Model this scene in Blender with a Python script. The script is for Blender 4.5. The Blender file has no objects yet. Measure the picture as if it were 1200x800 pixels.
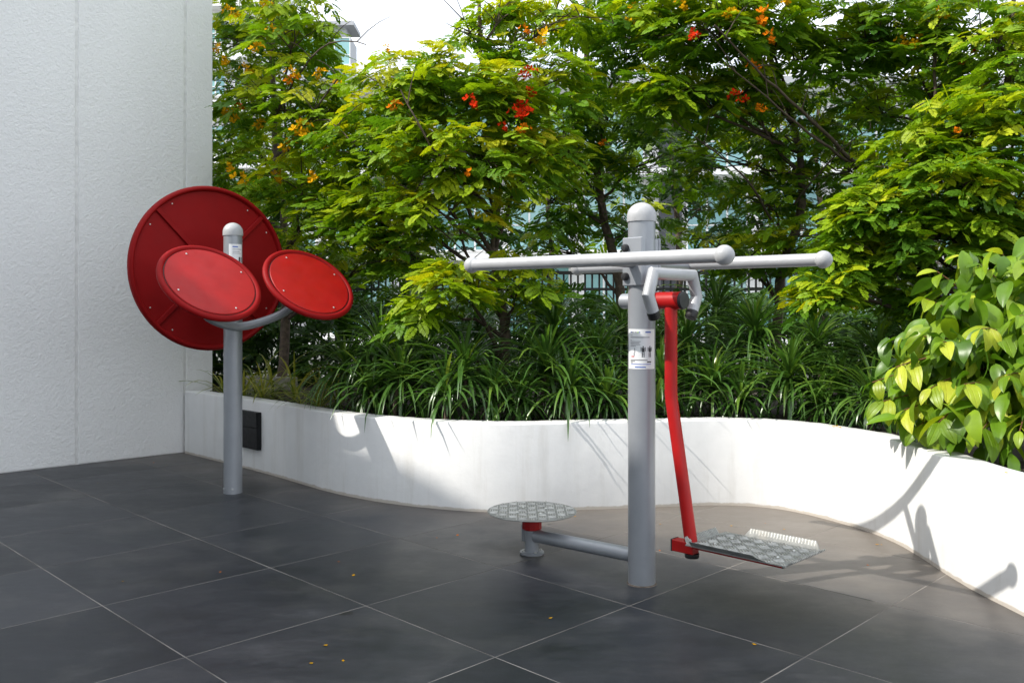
import bpy, math, random
import numpy as np
from mathutils import Vector, Matrix

random.seed(7)
rng = np.random.default_rng(11)
S2 = math.sqrt(2.0)
R = math.radians
scene = bpy.context.scene
col = scene.collection

# ------------------------------------------------------------------ camera
CAM_H, F, HORIZON = 1.256, 1030.0, 368.0        # eye height, focal length and horizon of a 1200x800 picture
cam = bpy.data.cameras.new('camera')
cam.sensor_width = 36.0
cam.lens = 36.0 * F / 1200.0
cam.shift_y = -(400.0 - HORIZON) / 1200.0
cam.clip_start = 0.05
cam.clip_end = 2000.0
cam_ob = bpy.data.objects.new('camera', cam)
cam_ob.location = (0, 0, CAM_H)
cam_ob.rotation_euler = (R(90), 0, 0)
col.objects.link(cam_ob)
scene.camera = cam_ob

# ------------------------------------------------------------------ sky, sun, exposure
LIGHT = Vector((0.961, 0.275, -0.978)).normalized()
ELEV = math.asin(-LIGHT.z)
world = bpy.data.worlds.new('World')
scene.world = world
world.use_nodes = True
wn = world.node_tree
for n in list(wn.nodes):
    wn.nodes.remove(n)
w_out = wn.nodes.new('ShaderNodeOutputWorld')
w_bg = wn.nodes.new('ShaderNodeBackground')
w_sky = wn.nodes.new('ShaderNodeTexSky')
w_sky.sky_type = 'NISHITA'
w_sky.sun_disc = False
w_sky.sun_elevation = ELEV
w_sky.sun_rotation = math.atan2(-LIGHT.x, -LIGHT.y)
w_sky.air_density = 1.0
w_sky.dust_density = 3.0
w_tc = wn.nodes.new('ShaderNodeTexCoord')
w_noise = wn.nodes.new('ShaderNodeTexNoise')
w_noise.inputs['Scale'].default_value = 2.2
w_noise.inputs['Detail'].default_value = 6.0
w_ramp = wn.nodes.new('ShaderNodeValToRGB')
w_ramp.color_ramp.elements[0].position = 0.30
w_ramp.color_ramp.elements[0].color = (0.45, 0.45, 0.45, 1)
w_ramp.color_ramp.elements[1].position = 0.62
w_ramp.color_ramp.elements[1].color = (0.95, 0.95, 0.95, 1)
w_mix = wn.nodes.new('ShaderNodeMix')
w_mix.data_type = 'RGBA'
w_mix.inputs[7].default_value = (6.0, 6.3, 6.7, 1)
wn.links.new(w_tc.outputs['Generated'], w_noise.inputs['Vector'])
wn.links.new(w_noise.outputs['Fac'], w_ramp.inputs['Fac'])
wn.links.new(w_ramp.outputs['Color'], w_mix.inputs[0])
wn.links.new(w_sky.outputs['Color'], w_mix.inputs[6])
wn.links.new(w_mix.outputs[2], w_bg.inputs['Color'])
w_bg.inputs['Strength'].default_value = 0.15
wn.links.new(w_bg.outputs[0], w_out.inputs[0])

sun = bpy.data.lights.new('sun', 'SUN')
sun.energy = 2.65
sun.angle = R(0.53)
sun.color = (1.0, 0.95, 0.87)
sun_ob = bpy.data.objects.new('sun', sun)
sun_ob.rotation_euler = LIGHT.to_track_quat('-Z', 'Y').to_euler()
sun_ob.location = (-10, -3, 12)
col.objects.link(sun_ob)

scene.render.engine = 'CYCLES'
scene.view_settings.view_transform = 'Standard'
scene.view_settings.look = 'None'
scene.view_settings.gamma = 1.0
scene.view_settings.use_curve_mapping = False
scene.view_settings.exposure = 1.00
scene.cycles.max_bounces = 8
scene.cycles.transparent_max_bounces = 8


# ------------------------------------------------------------------ positions
def at(px, py, Y):
    """Photo pixel at distance Y -> world point."""
    return Vector(((px - 600.0) / F * Y, Y, CAM_H - (py - HORIZON) * Y / F))

def ground(px, py):
    Y = CAM_H * F / (py - HORIZON)
    return Vector(((px - 600.0) / F * Y, Y, 0.0))

def P(u, v, z):
    """The paving runs at 45 degrees: u to the right and away, v to the right and towards us."""
    return Vector(((u + v) / S2, (u - v) / S2, z))

DU = Vector((1 / S2, 1 / S2, 0))
DV = Vector((1 / S2, -1 / S2, 0))
UP = Vector((0, 0, 1))


# ------------------------------------------------------------------ mesh builder
class MB:
    def __init__(self):
        self.v, self.f, self.m = [], [], []

    def add(self, verts, faces, mi=0):
        o = len(self.v)
        self.v += [tuple(p) for p in verts]
        self.f += [tuple(i + o for i in fc) for fc in faces]
        self.m += [mi] * len(faces)

    def box(self, c, ax, ay, az, hx, hy, hz, bev=0.0):
        c = Vector(c)
        if bev <= 0:
            vs = [c + ax * (sx * hx) + ay * (sy * hy) + az * (sz * hz) for sz in (-1, 1) for sy in (-1, 1) for sx in (-1, 1)]
            self.add(vs, [(0, 2, 3, 1), (4, 5, 7, 6), (0, 1, 5, 4), (2, 6, 7, 3), (0, 4, 6, 2), (1, 3, 7, 5)])
            return
        b = min(bev, hx * .9, hy * .9, hz * .9)
        idx, vs = {}, []
        for sx in (-1, 1):
            for sy in (-1, 1):
                for sz in (-1, 1):
                    for k in range(3):
                        d = [hx - b, hy - b, hz - b]
                        d[k] = (hx, hy, hz)[k]
                        idx[(sx, sy, sz, k)] = len(vs)
                        vs.append(c + ax * (sx * d[0]) + ay * (sy * d[1]) + az * (sz * d[2]))
        fs = []
        for s in (-1, 1):
            fs.append([idx[(s, a, b_, 0)] for a, b_ in ((-1, -1), (1, -1), (1, 1), (-1, 1))][::s])
            fs.append([idx[(a, s, b_, 1)] for a, b_ in ((-1, -1), (-1, 1), (1, 1), (1, -1))][::s])
            fs.append([idx[(a, b_, s, 2)] for a, b_ in ((-1, -1), (1, -1), (1, 1), (-1, 1))][::s])
        for a in (-1, 1):
            for b_ in (-1, 1):
                q = [idx[(a, b_, -1, 0)], idx[(a, b_, -1, 1)], idx[(a, b_, 1, 1)], idx[(a, b_, 1, 0)]]
                fs.append(q if a * b_ > 0 else q[::-1])
                q = [idx[(a, -1, b_, 0)], idx[(a, -1, b_, 2)], idx[(a, 1, b_, 2)], idx[(a, 1, b_, 0)]]
                fs.append(q[::-1] if a * b_ > 0 else q)
                q = [idx[(-1, a, b_, 1)], idx[(-1, a, b_, 2)], idx[(1, a, b_, 2)], idx[(1, a, b_, 1)]]
                fs.append(q if a * b_ > 0 else q[::-1])
                for c_ in (-1, 1):
                    q = [idx[(a, b_, c_, k)] for k in range(3)]
                    fs.append(q if a * b_ * c_ > 0 else q[::-1])
        self.add(vs, fs)

    def tube(self, pts, rad, seg=16, caps=True):
        pts = [Vector(p) for p in pts]
        n = len(pts)
        rads = rad if isinstance(rad, (list, tuple)) else [rad] * n
        dirs = [(pts[i + 1] - pts[i]).normalized() for i in range(n - 1)]
        ref = UP if abs(dirs[0].dot(UP)) < 0.9 else Vector((1, 0, 0))
        side = dirs[0].cross(ref).normalized()
        vs = []
        for i in range(n):
            d0 = dirs[max(i - 1, 0)]
            d1 = dirs[min(i, n - 2)]
            t = (d0 + d1)
            t = t.normalized() if t.length > 1e-6 else d1
            side = (side - d0 * side.dot(d0))
            side = side.normalized() if side.length > 1e-6 else d0.orthogonal().normalized()
            up = side.cross(d0).normalized()
            c = max(0.35, t.dot(d0))
            for k in range(seg):
                a = 2 * math.pi * k / seg
                w = (side * math.cos(a) + up * math.sin(a)) * rads[i]
                w = w - d0 * (w.dot(t) / c)              # mitre
                vs.append(pts[i] + w)
            side = side - d1 * side.dot(d1) if (side - d1 * side.dot(d1)).length > 1e-6 else side
        fs = []
        for i in range(n - 1):
            for k in range(seg):
                k2 = (k + 1) % seg
                fs.append((i * seg + k, i * seg + k2, (i + 1) * seg + k2, (i + 1) * seg + k))
        if caps:
            fs.append(tuple(range(seg))[::-1])
            fs.append(tuple((n - 1) * seg + k for k in range(seg)))
        self.add(vs, fs)

    def lathe(self, o, axis, prof, seg=32):
        """prof: (radius, height) along axis from o."""
        o, axis = Vector(o), Vector(axis).normalized()
        a1 = axis.orthogonal().normalized()
        a2 = axis.cross(a1)
        vs, rows = [], []
        for r, h in prof:
            if r < 1e-6:
                rows.append([len(vs)])
                vs.append(o + axis * h)
            else:
                rows.append(list(range(len(vs), len(vs) + seg)))
                for k in range(seg):
                    a = 2 * math.pi * k / seg
                    vs.append(o + axis * h + (a1 * math.cos(a) + a2 * math.sin(a)) * r)
        fs = []
        for A, B in zip(rows, rows[1:]):
            for k in range(seg):
                k2 = (k + 1) % seg
                if len(A) == 1 and len(B) == 1:
                    continue
                if len(A) == 1:
                    fs.append((A[0], B[k2], B[k]))
                elif len(B) == 1:
                    fs.append((A[k], A[k2], B[0]))
                else:
                    fs.append((A[k], A[k2], B[k2], B[k]))
        self.add(vs, fs)

    def build(self, name, mat, parent=None, origin=None, smooth=38):
        """Link as one mesh object; vertices are given in world space, the object sits at its thing's base."""
        o = Vector((0, 0, 0))
        if parent is not None:
            o = world_loc(parent)
        elif origin is not None:
            o = Vector(origin)
        me = bpy.data.meshes.new(name)
        me.from_pydata([(p[0] - o.x, p[1] - o.y, p[2] - o.z) for p in self.v], [], self.f)
        mats = mat if isinstance(mat, (list, tuple)) else [mat]
        for m in mats:
            me.materials.append(m)
        if len(mats) > 1:
            me.polygons.foreach_set('material_index', self.m)
        if smooth:
            me.shade_smooth()
            me.set_sharp_from_angle(angle=R(smooth))
        me.update()
        ob = bpy.data.objects.new(name, me)
        col.objects.link(ob)
        if parent is not None:
            ob.parent = parent
        else:
            ob.location = o
        return ob


def world_loc(ob):
    o = Vector((0, 0, 0))
    while ob is not None:
        o += ob.location
        ob = ob.parent
    return o

def tag(o, label=None, cat=None, group=None, kind=None):
    for k, val in (('label', label), ('category', cat), ('group', group), ('kind', kind)):
        if val:
            o[k] = val
    return o

def thing(name, loc, label, cat, group=None):
    o = bpy.data.objects.new(name, None)
    o.empty_display_size = 0.1
    o.location = loc
    col.objects.link(o)
    return tag(o, label, cat, group)

def inst(name, me, parent, loc, rot=None, scale=None):
    ob = bpy.data.objects.new(name, me)
    ob.parent = parent
    ob.location = loc
    if rot is not None:
        ob.rotation_mode = 'QUATERNION'
        ob.rotation_quaternion = rot
    if scale is not None:
        ob.scale = scale
    col.objects.link(ob)
    return ob


# ------------------------------------------------------------------ materials
def mat(name):
    m = bpy.data.materials.new(name)
    m.use_nodes = True
    nt = m.node_tree
    return m, nt, nt.nodes['Principled BSDF']

def N(nt, kind, **kw):
    n = nt.nodes.new('ShaderNode' + kind)
    for k, val in kw.items():
        if k in n.inputs:
            n.inputs[k].default_value = val
        else:
            setattr(n, k, val)
    return n

def ramp(nt, stops, src):
    r = N(nt, 'ValToRGB')
    e = r.color_ramp.elements
    while len(e) < len(stops):
        e.new(0.5)
    for el, (p, c) in zip(e, stops):
        el.position = p
        el.color = (c[0], c[1], c[2], 1) if not isinstance(c, (int, float)) else (c, c, c, 1)
    nt.links.new(src, r.inputs['Fac'])
    return r.outputs['Color']

def mixc(nt, fac, a, b, mode='MIX'):
    m = N(nt, 'Mix', data_type='RGBA', blend_type=mode)
    for s, val in ((0, fac), (6, a), (7, b)):
        if hasattr(val, 'is_output'):
            nt.links.new(val, m.inputs[s])
        elif isinstance(val, (int, float)):
            m.inputs[s].default_value = val
        else:
            m.inputs[s].default_value = (*val, 1)
    return m.outputs[2]

def bump(nt, bsdf, height, strength, dist):
    b = N(nt, 'Bump', Strength=strength, Distance=dist)
    nt.links.new(height, b.inputs['Height'])
    nt.links.new(b.outputs['Normal'], bsdf.inputs['Normal'])

def geo_pos(nt):
    return N(nt, 'NewGeometry').outputs['Position']

def noise(nt, scale, detail=4, rough=.55, vec=None, stretch=None):
    n = N(nt, 'TexNoise', Scale=scale, Detail=detail, Roughness=rough)
    vec = vec or geo_pos(nt)
    if stretch:
        mp = N(nt, 'Mapping')
        mp.inputs['Scale'].default_value = stretch
        nt.links.new(vec, mp.inputs['Vector'])
        vec = mp.outputs['Vector']
    nt.links.new(vec, n.inputs['Vector'])
    return n.outputs['Fac']

def plain(name, c, rough=.5, metal=0.0, var=.12, scale=14, coat=0.0, spec=None, bmp=0.0):
    m, nt, b = mat(name)
    f = noise(nt, scale)
    lo = tuple(x * (1 - var) for x in c)
    hi = tuple(min(1, x * (1 + var)) for x in c)
    nt.links.new(ramp(nt, [(.3, lo), (.7, hi)], f), b.inputs['Base Color'])
    nt.links.new(ramp(nt, [(.3, max(0, rough - .07)), (.7, min(1, rough + .07))], noise(nt, scale * 2.3)), b.inputs['Roughness'])
    b.inputs['Metallic'].default_value = metal
    b.inputs['Coat Weight'].default_value = coat
    b.inputs['Coat Roughness'].default_value = .12
    if spec is not None:
        b.inputs['Specular IOR Level'].default_value = spec
    if bmp:
        bump(nt, b, noise(nt, 160, 3), .25, bmp)
    return m

M = {}
# stucco of the tall wall: white paint on a coarse sprayed texture
m, nt, b = mat('stucco'); M['stucco'] = m
f1 = noise(nt, 64, 3, .5); f2 = noise(nt, 30, 2, .5)
h = N(nt, 'Math', operation='ADD'); nt.links.new(f1, h.inputs[0]); nt.links.new(f2, h.inputs[1])
bump(nt, b, h.outputs[0], .55, .009)
d = ramp(nt, [(.30, (.79, .785, .775)), (.7, (.86, .855, .845))], noise(nt, .9, 5, .6, stretch=(1, 1, .35)))
nt.links.new(d, b.inputs['Base Color']); b.inputs['Roughness'].default_value = .75
M['sealant'] = plain('sealant', (.74, .735, .72), .7)
# planter paint: smooth white render, hand-trowelled, dirt along the foot and drips from the top
m, nt, b = mat('planter_paint'); M['planter'] = m
pos = geo_pos(nt)
sep = N(nt, 'SeparateXYZ'); nt.links.new(pos, sep.inputs[0])
zz = N(nt, 'Math', operation='MULTIPLY_ADD'); nt.links.new(noise(nt, 9, 5, .7), zz.inputs[0])
zz.inputs[1].default_value = -.030; nt.links.new(sep.outputs[2], zz.inputs[2])
foot = ramp(nt, [(.0, .8), (.006, 0.0)], zz.outputs[0])
drip = ramp(nt, [(.52, 0.0), (.78, .6)], noise(nt, 8, 6, .68, stretch=(1, 1, .09)))
clean = ramp(nt, [(.3, (.64, .64, .64)), (.7, (.73, .728, .72))], noise(nt, 2.2, 6, .65))
c1 = mixc(nt, drip, clean, (.52, .50, .46))
c2 = mixc(nt, foot, c1, (.40, .35, .29))
nt.links.new(c2, b.inputs['Base Color']); b.inputs['Roughness'].default_value = .6
bump(nt, b, noise(nt, 14, 6, .6), .32, .007)
# slate-look porcelain tile
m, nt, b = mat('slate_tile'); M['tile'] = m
oi = N(nt, 'ObjectInfo')
vadd = N(nt, 'VectorMath', operation='ADD'); nt.links.new(geo_pos(nt), vadd.inputs[0])
sc = N(nt, 'VectorMath', operation='SCALE'); sc.inputs['Scale'].default_value = 37.0
cb = N(nt, 'CombineXYZ'); nt.links.new(oi.outputs['Random'], cb.inputs[0]); nt.links.new(oi.outputs['Random'], cb.inputs[1])
nt.links.new(cb.outputs[0], sc.inputs[0]); nt.links.new(sc.outputs[0], vadd.inputs[1])
tv = vadd.outputs[0]
big = noise(nt, 2.2, 9, .70, vec=tv, stretch=(.8, 1.4, 1))
fine = noise(nt, 26, 6, .7, vec=tv, stretch=(.5, 1.3, 1))
base = ramp(nt, [(.28, (.009, .0115, .0145)), (.46, (.020, .023, .029)), (.60, (.032, .034, .040)), (.74, (.066, .067, .074))], big)
base = mixc(nt, .45, base, ramp(nt, [(.3, (.5, .5, .5)), (.7, (1.35, 1.35, 1.35))], fine), 'MULTIPLY')
tone = ramp(nt, [(0, (.60, .63, .66)), (.5, (1, 1, 1)), (1, (1.35, 1.30, 1.26))], oi.outputs['Random'])
base = mixc(nt, 1.0, base, tone, 'MULTIPLY')
dust = ramp(nt, [(.50, 0.0), (.72, .42)], noise(nt, 1.4, 8, .74))
base = mixc(nt, dust, base, (.100, .096, .090))
grit = ramp(nt, [(.66, 0.0), (.72, .35)], noise(nt, 140, 2, .5))
base = mixc(nt, grit, base, (.13, .12, .105))
# brown dust along the planter wall, made paler to paint in the sunlit floor
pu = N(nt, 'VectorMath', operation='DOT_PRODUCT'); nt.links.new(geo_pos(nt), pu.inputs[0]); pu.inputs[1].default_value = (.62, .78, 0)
dust_sun = N(nt, 'Math', operation='MULTIPLY_ADD'); nt.links.new(noise(nt, 1.7, 6, .65), dust_sun.inputs[0]); dust_sun.inputs[1].default_value = 1.6; nt.links.new(pu.outputs['Value'], dust_sun.inputs[2])
mr = N(nt, 'MapRange'); mr.inputs['From Min'].default_value = 4.35; mr.inputs['From Max'].default_value = 5.7; nt.links.new(dust_sun.outputs[0], mr.inputs['Value'])
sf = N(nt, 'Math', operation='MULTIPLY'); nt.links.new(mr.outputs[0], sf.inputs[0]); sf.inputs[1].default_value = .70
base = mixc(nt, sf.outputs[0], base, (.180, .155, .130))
spot = ramp(nt, [(.735, 0.0), (.75, .85)], noise(nt, 5.5, 2, .5, stretch=(.6, 1.5, 1)))
base = mixc(nt, spot, base, (.012, .012, .013))
nt.links.new(base, b.inputs['Base Color'])
nt.links.new(ramp(nt, [(.3, .32), (.7, .52)], big), b.inputs['Roughness'])
b.inputs['Specular IOR Level'].default_value = .33
bump(nt, b, fine, .10, .002)
M['grout'] = plain('grout', (.17, .155, .14), .85, var=.75, scale=3)
M['soil'] = plain('soil', (.045, .032, .022), .95, var=.4, scale=20, bmp=.02)
M['ground'] = plain('far_ground', (.10, .105, .09), .9, var=.3, scale=.4)
M['grey'] = plain('silver_paint', (.30, .315, .34), .38, .30, .05, 9, bmp=.0006)
M['bar'] = plain('bar_paint', (.41, .415, .43), .40, .15, .06, 11, bmp=.0005)
M['rust'] = plain('rusty_sealant', (.13, .105, .085), .9, 0, .5, 40)
M['grey_cap'] = plain('silver_cap', (.40, .405, .415), .45, .0, .08, 18, bmp=.001)
M['red'] = plain('red_enamel', (.36, .006, .006), .42, 0, .10, 7, spec=.32, bmp=.0004)
M['darkred'] = plain('red_enamel_wheel', (.25, .004, .005), .55, 0, .08, 5, spec=.14)
M['black'] = plain('black_rubber', (.014, .014, .015), .5, 0, .2)
M['lampblack'] = plain('black_powder_coat', (.005, .0055, .0065), .45, 0, .2, bmp=.0006, spec=.3)
M['steel'] = plain('bolt_steel', (.62, .62, .60), .32, .9, .1)
M['concrete'] = plain('concrete', (.30, .28, .24), .9, 0, .25, bmp=.004)
M['fence'] = plain('black_fence_paint', (.012, .012, .013), .5)
M['sticker'] = plain('white_sticker', (.78, .79, .80), .35, 0, .03)
M['ink'] = plain('ink', (.035, .035, .04), .5)
M['ink_grey'] = plain('grey_ink', (.36, .36, .38), .5)
M['ink_blue'] = plain('blue_ink', (.05, .12, .45), .5)
M['ink_green'] = plain('green_ink', (.30, .50, .10), .5)
M['ink_red'] = plain('red_ink', (.55, .06, .05), .5)
M['ext_white'] = plain('white_facade', (.76, .76, .75), .7, 0, .05, 1.5)
M['ext_grey'] = plain('grey_facade', (.42, .43, .45), .7, 0, .05, 1.5)
M['ext_dark'] = plain('dark_panel', (.055, .058, .068), .6)
m, nt, b = mat('teal_glass'); M['glass'] = m
oi = N(nt, 'ObjectInfo')
nt.links.new(ramp(nt, [(0, (.12, .30, .31)), (.5, (.24, .46, .46)), (1, (.40, .60, .60))], oi.outputs['Random']), b.inputs['Base Color'])
b.inputs['Roughness'].default_value = .08; b.inputs['Specular IOR Level'].default_value = .8
# galvanised tread plate: raised lozenges in the relief and worn dull zinc
m, nt, b = mat('tread_plate'); M['tread'] = m
zn = noise(nt, 22, 6, .7)
c0 = ramp(nt, [(.3, (.20, .205, .195)), (.55, (.29, .295, .28)), (.75, (.40, .40, .375))], zn)
c0 = mixc(nt, ramp(nt, [(.55, 0.0), (.75, .5)], noise(nt, 7, 5, .7)), c0, (.30, .26, .20))
nt.links.new(c0, b.inputs['Base Color'])
b.inputs['Metallic'].default_value = .30; b.inputs['Roughness'].default_value = .58
M['tread_bar'] = plain('worn_tread_bar', (.38, .38, .36), .40, .5, .35, 25)
M['bark'] = plain('bark', (.115, .085, .062), .9, 0, .45, 30, bmp=.008)
M['twig'] = plain('twig_bark', (.075, .052, .038), .9, 0, .35, 30)
M['redstem'] = plain('reddish_stem', (.16, .07, .03), .7, 0, .3, 30)

def leaf_mat(name, stops, trans, tfac=.32, rough=.5, use_obj=False, vein=False, spec=.35):
    m, nt, b = mat(name)
    if use_obj:
        src = N(nt, 'ObjectInfo').outputs['Random']
    else:
        src = N(nt, 'Attribute', attribute_name='tint').outputs['Fac']
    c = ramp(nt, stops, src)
    c = mixc(nt, 1.0, c, ramp(nt, [(.3, (.8, .8, .8)), (.7, (1.2, 1.2, 1.2))], noise(nt, 9, 3)), 'MULTIPLY')
    nt.links.new(c, b.inputs['Base Color'])
    b.inputs['Roughness'].default_value = rough
    b.inputs['Specular IOR Level'].default_value = spec
    tr = N(nt, 'BsdfTranslucent')
    tc = mixc(nt, 1.0, c, trans, 'MULTIPLY')
    nt.links.new(tc, tr.inputs['Color'])
    ms = N(nt, 'MixShader'); ms.inputs[0].default_value = tfac
    nt.links.new(b.outputs[0], ms.inputs[1]); nt.links.new(tr.outputs[0], ms.inputs[2])
    nt.links.new(ms.outputs[0], nt.nodes['Material Output'].inputs['Surface'])
    if vein:
        tx = N(nt, 'TexCoord')
        sp = N(nt, 'SeparateXYZ'); nt.links.new(tx.outputs['Object'], sp.inputs[0])
        ab = N(nt, 'Math', operation='ABSOLUTE'); nt.links.new(sp.outputs[1], ab.inputs[0])
        dv = ramp(nt, [(0, 0.0), (.05, 1.0), (.45, 1.0), (.5, .55), (.55, 1.0)], ab.outputs[0])
        mu = N(nt, 'Math', operation='MULTIPLY'); nt.links.new(ab.outputs[0], mu.inputs[0]); mu.inputs[1].default_value = 26.0
        nt.links.new(mu.outputs[0], dv.node.inputs['Fac'])
        bump(nt, b, dv, .6, .006)
        vc = mixc(nt, 1.0, c, mixc(nt, dv, (1.55, 1.40, 1.6), (1, 1, 1)), 'MULTIPLY')
        nt.links.new(vc, b.inputs['Base Color'])
    return m

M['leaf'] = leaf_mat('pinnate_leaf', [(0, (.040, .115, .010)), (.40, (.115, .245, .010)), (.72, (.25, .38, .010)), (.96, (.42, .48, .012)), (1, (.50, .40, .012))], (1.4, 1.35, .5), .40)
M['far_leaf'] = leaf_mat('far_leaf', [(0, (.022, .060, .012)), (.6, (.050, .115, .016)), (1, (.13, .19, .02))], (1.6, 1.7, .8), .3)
M['strap'] = leaf_mat('strap_leaf', [(0, (.028, .080, .018)), (.55, (.068, .150, .026)), (.85, (.14, .23, .03)), (1, (.28, .33, .04))], (1.5, 1.7, .8), .24, .30, spec=.7)
M['grassleaf'] = leaf_mat('lily_leaf', [(0, (.05, .10, .02)), (.5, (.12, .17, .03)), (1, (.30, .28, .04))], (1.5, 1.6, .8), .3, .45)
M['bigleaf'] = leaf_mat('broad_leaf', [(0, (.075, .165, .010)), (.35, (.17, .29, .012)), (.70, (.33, .42, .020)), (1, (.52, .56, .05))], (1.4, 1.4, .6), .34, .40, use_obj=True, vein=True, spec=.45)
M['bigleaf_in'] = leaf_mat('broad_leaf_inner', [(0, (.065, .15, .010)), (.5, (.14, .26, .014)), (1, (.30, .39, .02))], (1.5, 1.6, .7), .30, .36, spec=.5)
M['petal_y'] = plain('yellow_petal', (.60, .31, .004), .9, spec=.05)
M['petal_r'] = plain('red_petal', (.50, .025, .004), .9, spec=.05)
M['petal_o'] = plain('orange_petal', (.60, .16, .004), .9, spec=.05)

# ------------------------------------------------------------------ ground, paving
g = MB()
g.add([(-400, -400, -.06), (400, -400, -.06), (400, 800, -.06), (-400, 800, -.06)], [(0, 1, 2, 3)])
tag(g.build('ground', M['ground'], smooth=0), 'wide pale ground beyond the terrace', None, kind='structure')

TILE, U0, V0 = .803, 2.235, -3.126
fl = MB()
c = [P(-4.25, -7.77, 0), P(-4.25, 3.0, 0), P(5.6, 3.0, 0), P(5.6, -7.77, 0)]
fl.add([(p.x, p.y, -.0009) for p in c] + [(p.x, p.y, -.05) for p in c], [(3, 2, 1, 0), (4, 5, 6, 7)] + [(i, (i + 1) % 4, (i + 1) % 4 + 4, i + 4) for i in range(4)])
floor = fl.build('floor', M['grout'], smooth=0)
tag(floor, 'dark slate tiled terrace floor with pale grout', None, kind='structure')
tb = MB()
tb.box((0, 0, -.010), DU, DV, UP, TILE / 2 - .0030, TILE / 2 - .0030, .010, .0008)
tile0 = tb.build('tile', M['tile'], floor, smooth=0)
tile_me = tile0.data
first = True
for i in range(-9, 5):
    for j in range(-7, 8):
        u, v = U0 + (i + .5) * TILE, V0 + (j + .5) * TILE
        if not (-3.8 < u < 5.5 and v < 2.2) or (u > 4.2 and v < -3.6):
            continue
        p = P(u, v, random.uniform(-.0002, .0004))
        if p.x > 3.6 or p.y < -2.5:
            continue
        if first:
            tile0.location = p
            first = False
        else:
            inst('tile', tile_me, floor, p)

# ------------------------------------------------------------------ planter
front = [P(3.535, -7.72, 0), P(3.535, -7.0, 0), P(3.53, -6.3, 0)] + [ground(*q) for q in (
    (350, 566), (380, 575), (415, 583), (450, 589), (490, 594), (525, 597), (570, 600), (620, 600), (677, 597.5), (725, 595.5), (770, 594), (825, 591.5), (880, 592.5),
    (920, 596.5), (960, 606), (1000, 617), (1030, 627), (1070, 647), (1100, 667), (1150, 697), (1198, 720))]
front += [Vector((2.16, 3.2, 0)), Vector((2.22, 2.6, 0)), Vector((2.34, 1.8, 0)), Vector((2.5, .9, 0)), Vector((2.7, 0, 0)), Vector((2.95, -1, 0))]
def resample(pts, step):
    out = []
    for i in range(len(pts) - 1):
        p0, p1, p2, p3 = pts[max(i - 1, 0)], pts[i], pts[i + 1], pts[min(i + 2, len(pts) - 1)]
        k = max(2, int((p2 - p1).length / step))
        for j in range(k):
            t = j / k
            out.append(.5 * ((2 * p1) + (p2 - p0) * t + (2 * p0 - 5 * p1 + 4 * p2 - p3) * t * t + (3 * p1 - p0 - 3 * p2 + p3) * t ** 3))
    return out + [pts[-1]]
curve = resample(front, .05)
for _ in range(14):
    curve = [curve[0]] + [(curve[i - 1] + curve[i] * 2 + curve[i + 1]) / 4 for i in range(1, len(curve) - 1)] + [curve[-1]]
PH, PT = .562, .15
def normals(cv):
    ns = []
    for i in range(len(cv)):
        t = (cv[min(i + 1, len(cv) - 1)] - cv[max(i - 1, 0)]).normalized()
        ns.append(Vector((-t.y, t.x, 0)))       # into the bed (left of travel)
    return ns
cn = normals(curve)
pl = MB()
bv = .012
prof = [(0, 0), (0, PH - bv), (bv * .3, PH - bv * .3), (bv, PH), (PT - bv, PH), (PT - bv * .3, PH - bv * .3), (PT, PH - bv), (PT, 0)]
vs = []
for p, nrm in zip(curve, cn):
    w = .0035 * math.sin(p.x * 5.1 + p.y * 3.3) + random.uniform(-.0012, .0012)
    for o, z in prof:
        q = p + nrm * (o + w)
        vs.append((q.x, q.y, z + (random.uniform(-.0015, .0015) if 0 < z else -.004)))
k = len(prof)
fs = [(i * k + j, (i + 1) * k + j, (i + 1) * k + j + 1, i * k + j + 1) for i in range(len(curve) - 1) for j in range(k - 1)]
fs += [tuple(range(k)), tuple((len(curve) - 1) * k + j for j in range(k))[::-1]]
pl.add(vs, fs)
planter = pl.build('planter_wall', M['planter'], origin=curve[60], smooth=50)
tag(planter, 'low curved white rendered wall holding back the planting bed', 'planter wall')

sb = MB()
inner = [p + n_ * (PT - .02) for p, n_ in zip(curve, cn)][::3]
back = []
for p in inner:
    back.append(Vector((min(p.x * 1.3 + 1.0 * max(0, p.x), 13), 10.1, 0)) if p.y > 3.4 else Vector((13, p.y, 0)))
NB = 8
vs = []
for p, q in zip(inner, back):
    for j in range(NB + 1):
        t = j / NB
        s = p.lerp(q, t)
        vs.append((s.x, s.y, .49 + .05 * min(1, t * 3) + .02 * math.sin(s.x * 7 + s.y * 5)))
sb.add(vs, [(i * (NB + 1) + j, (i + 1) * (NB + 1) + j, (i + 1) * (NB + 1) + j + 1, i * (NB + 1) + j + 1) for i in range(len(inner) - 1) for j in range(NB)])
bed = sb.build('planting_bed', M['soil'])
tag(bed, 'dark planting soil behind the white planter wall', None, kind='structure')

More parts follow.
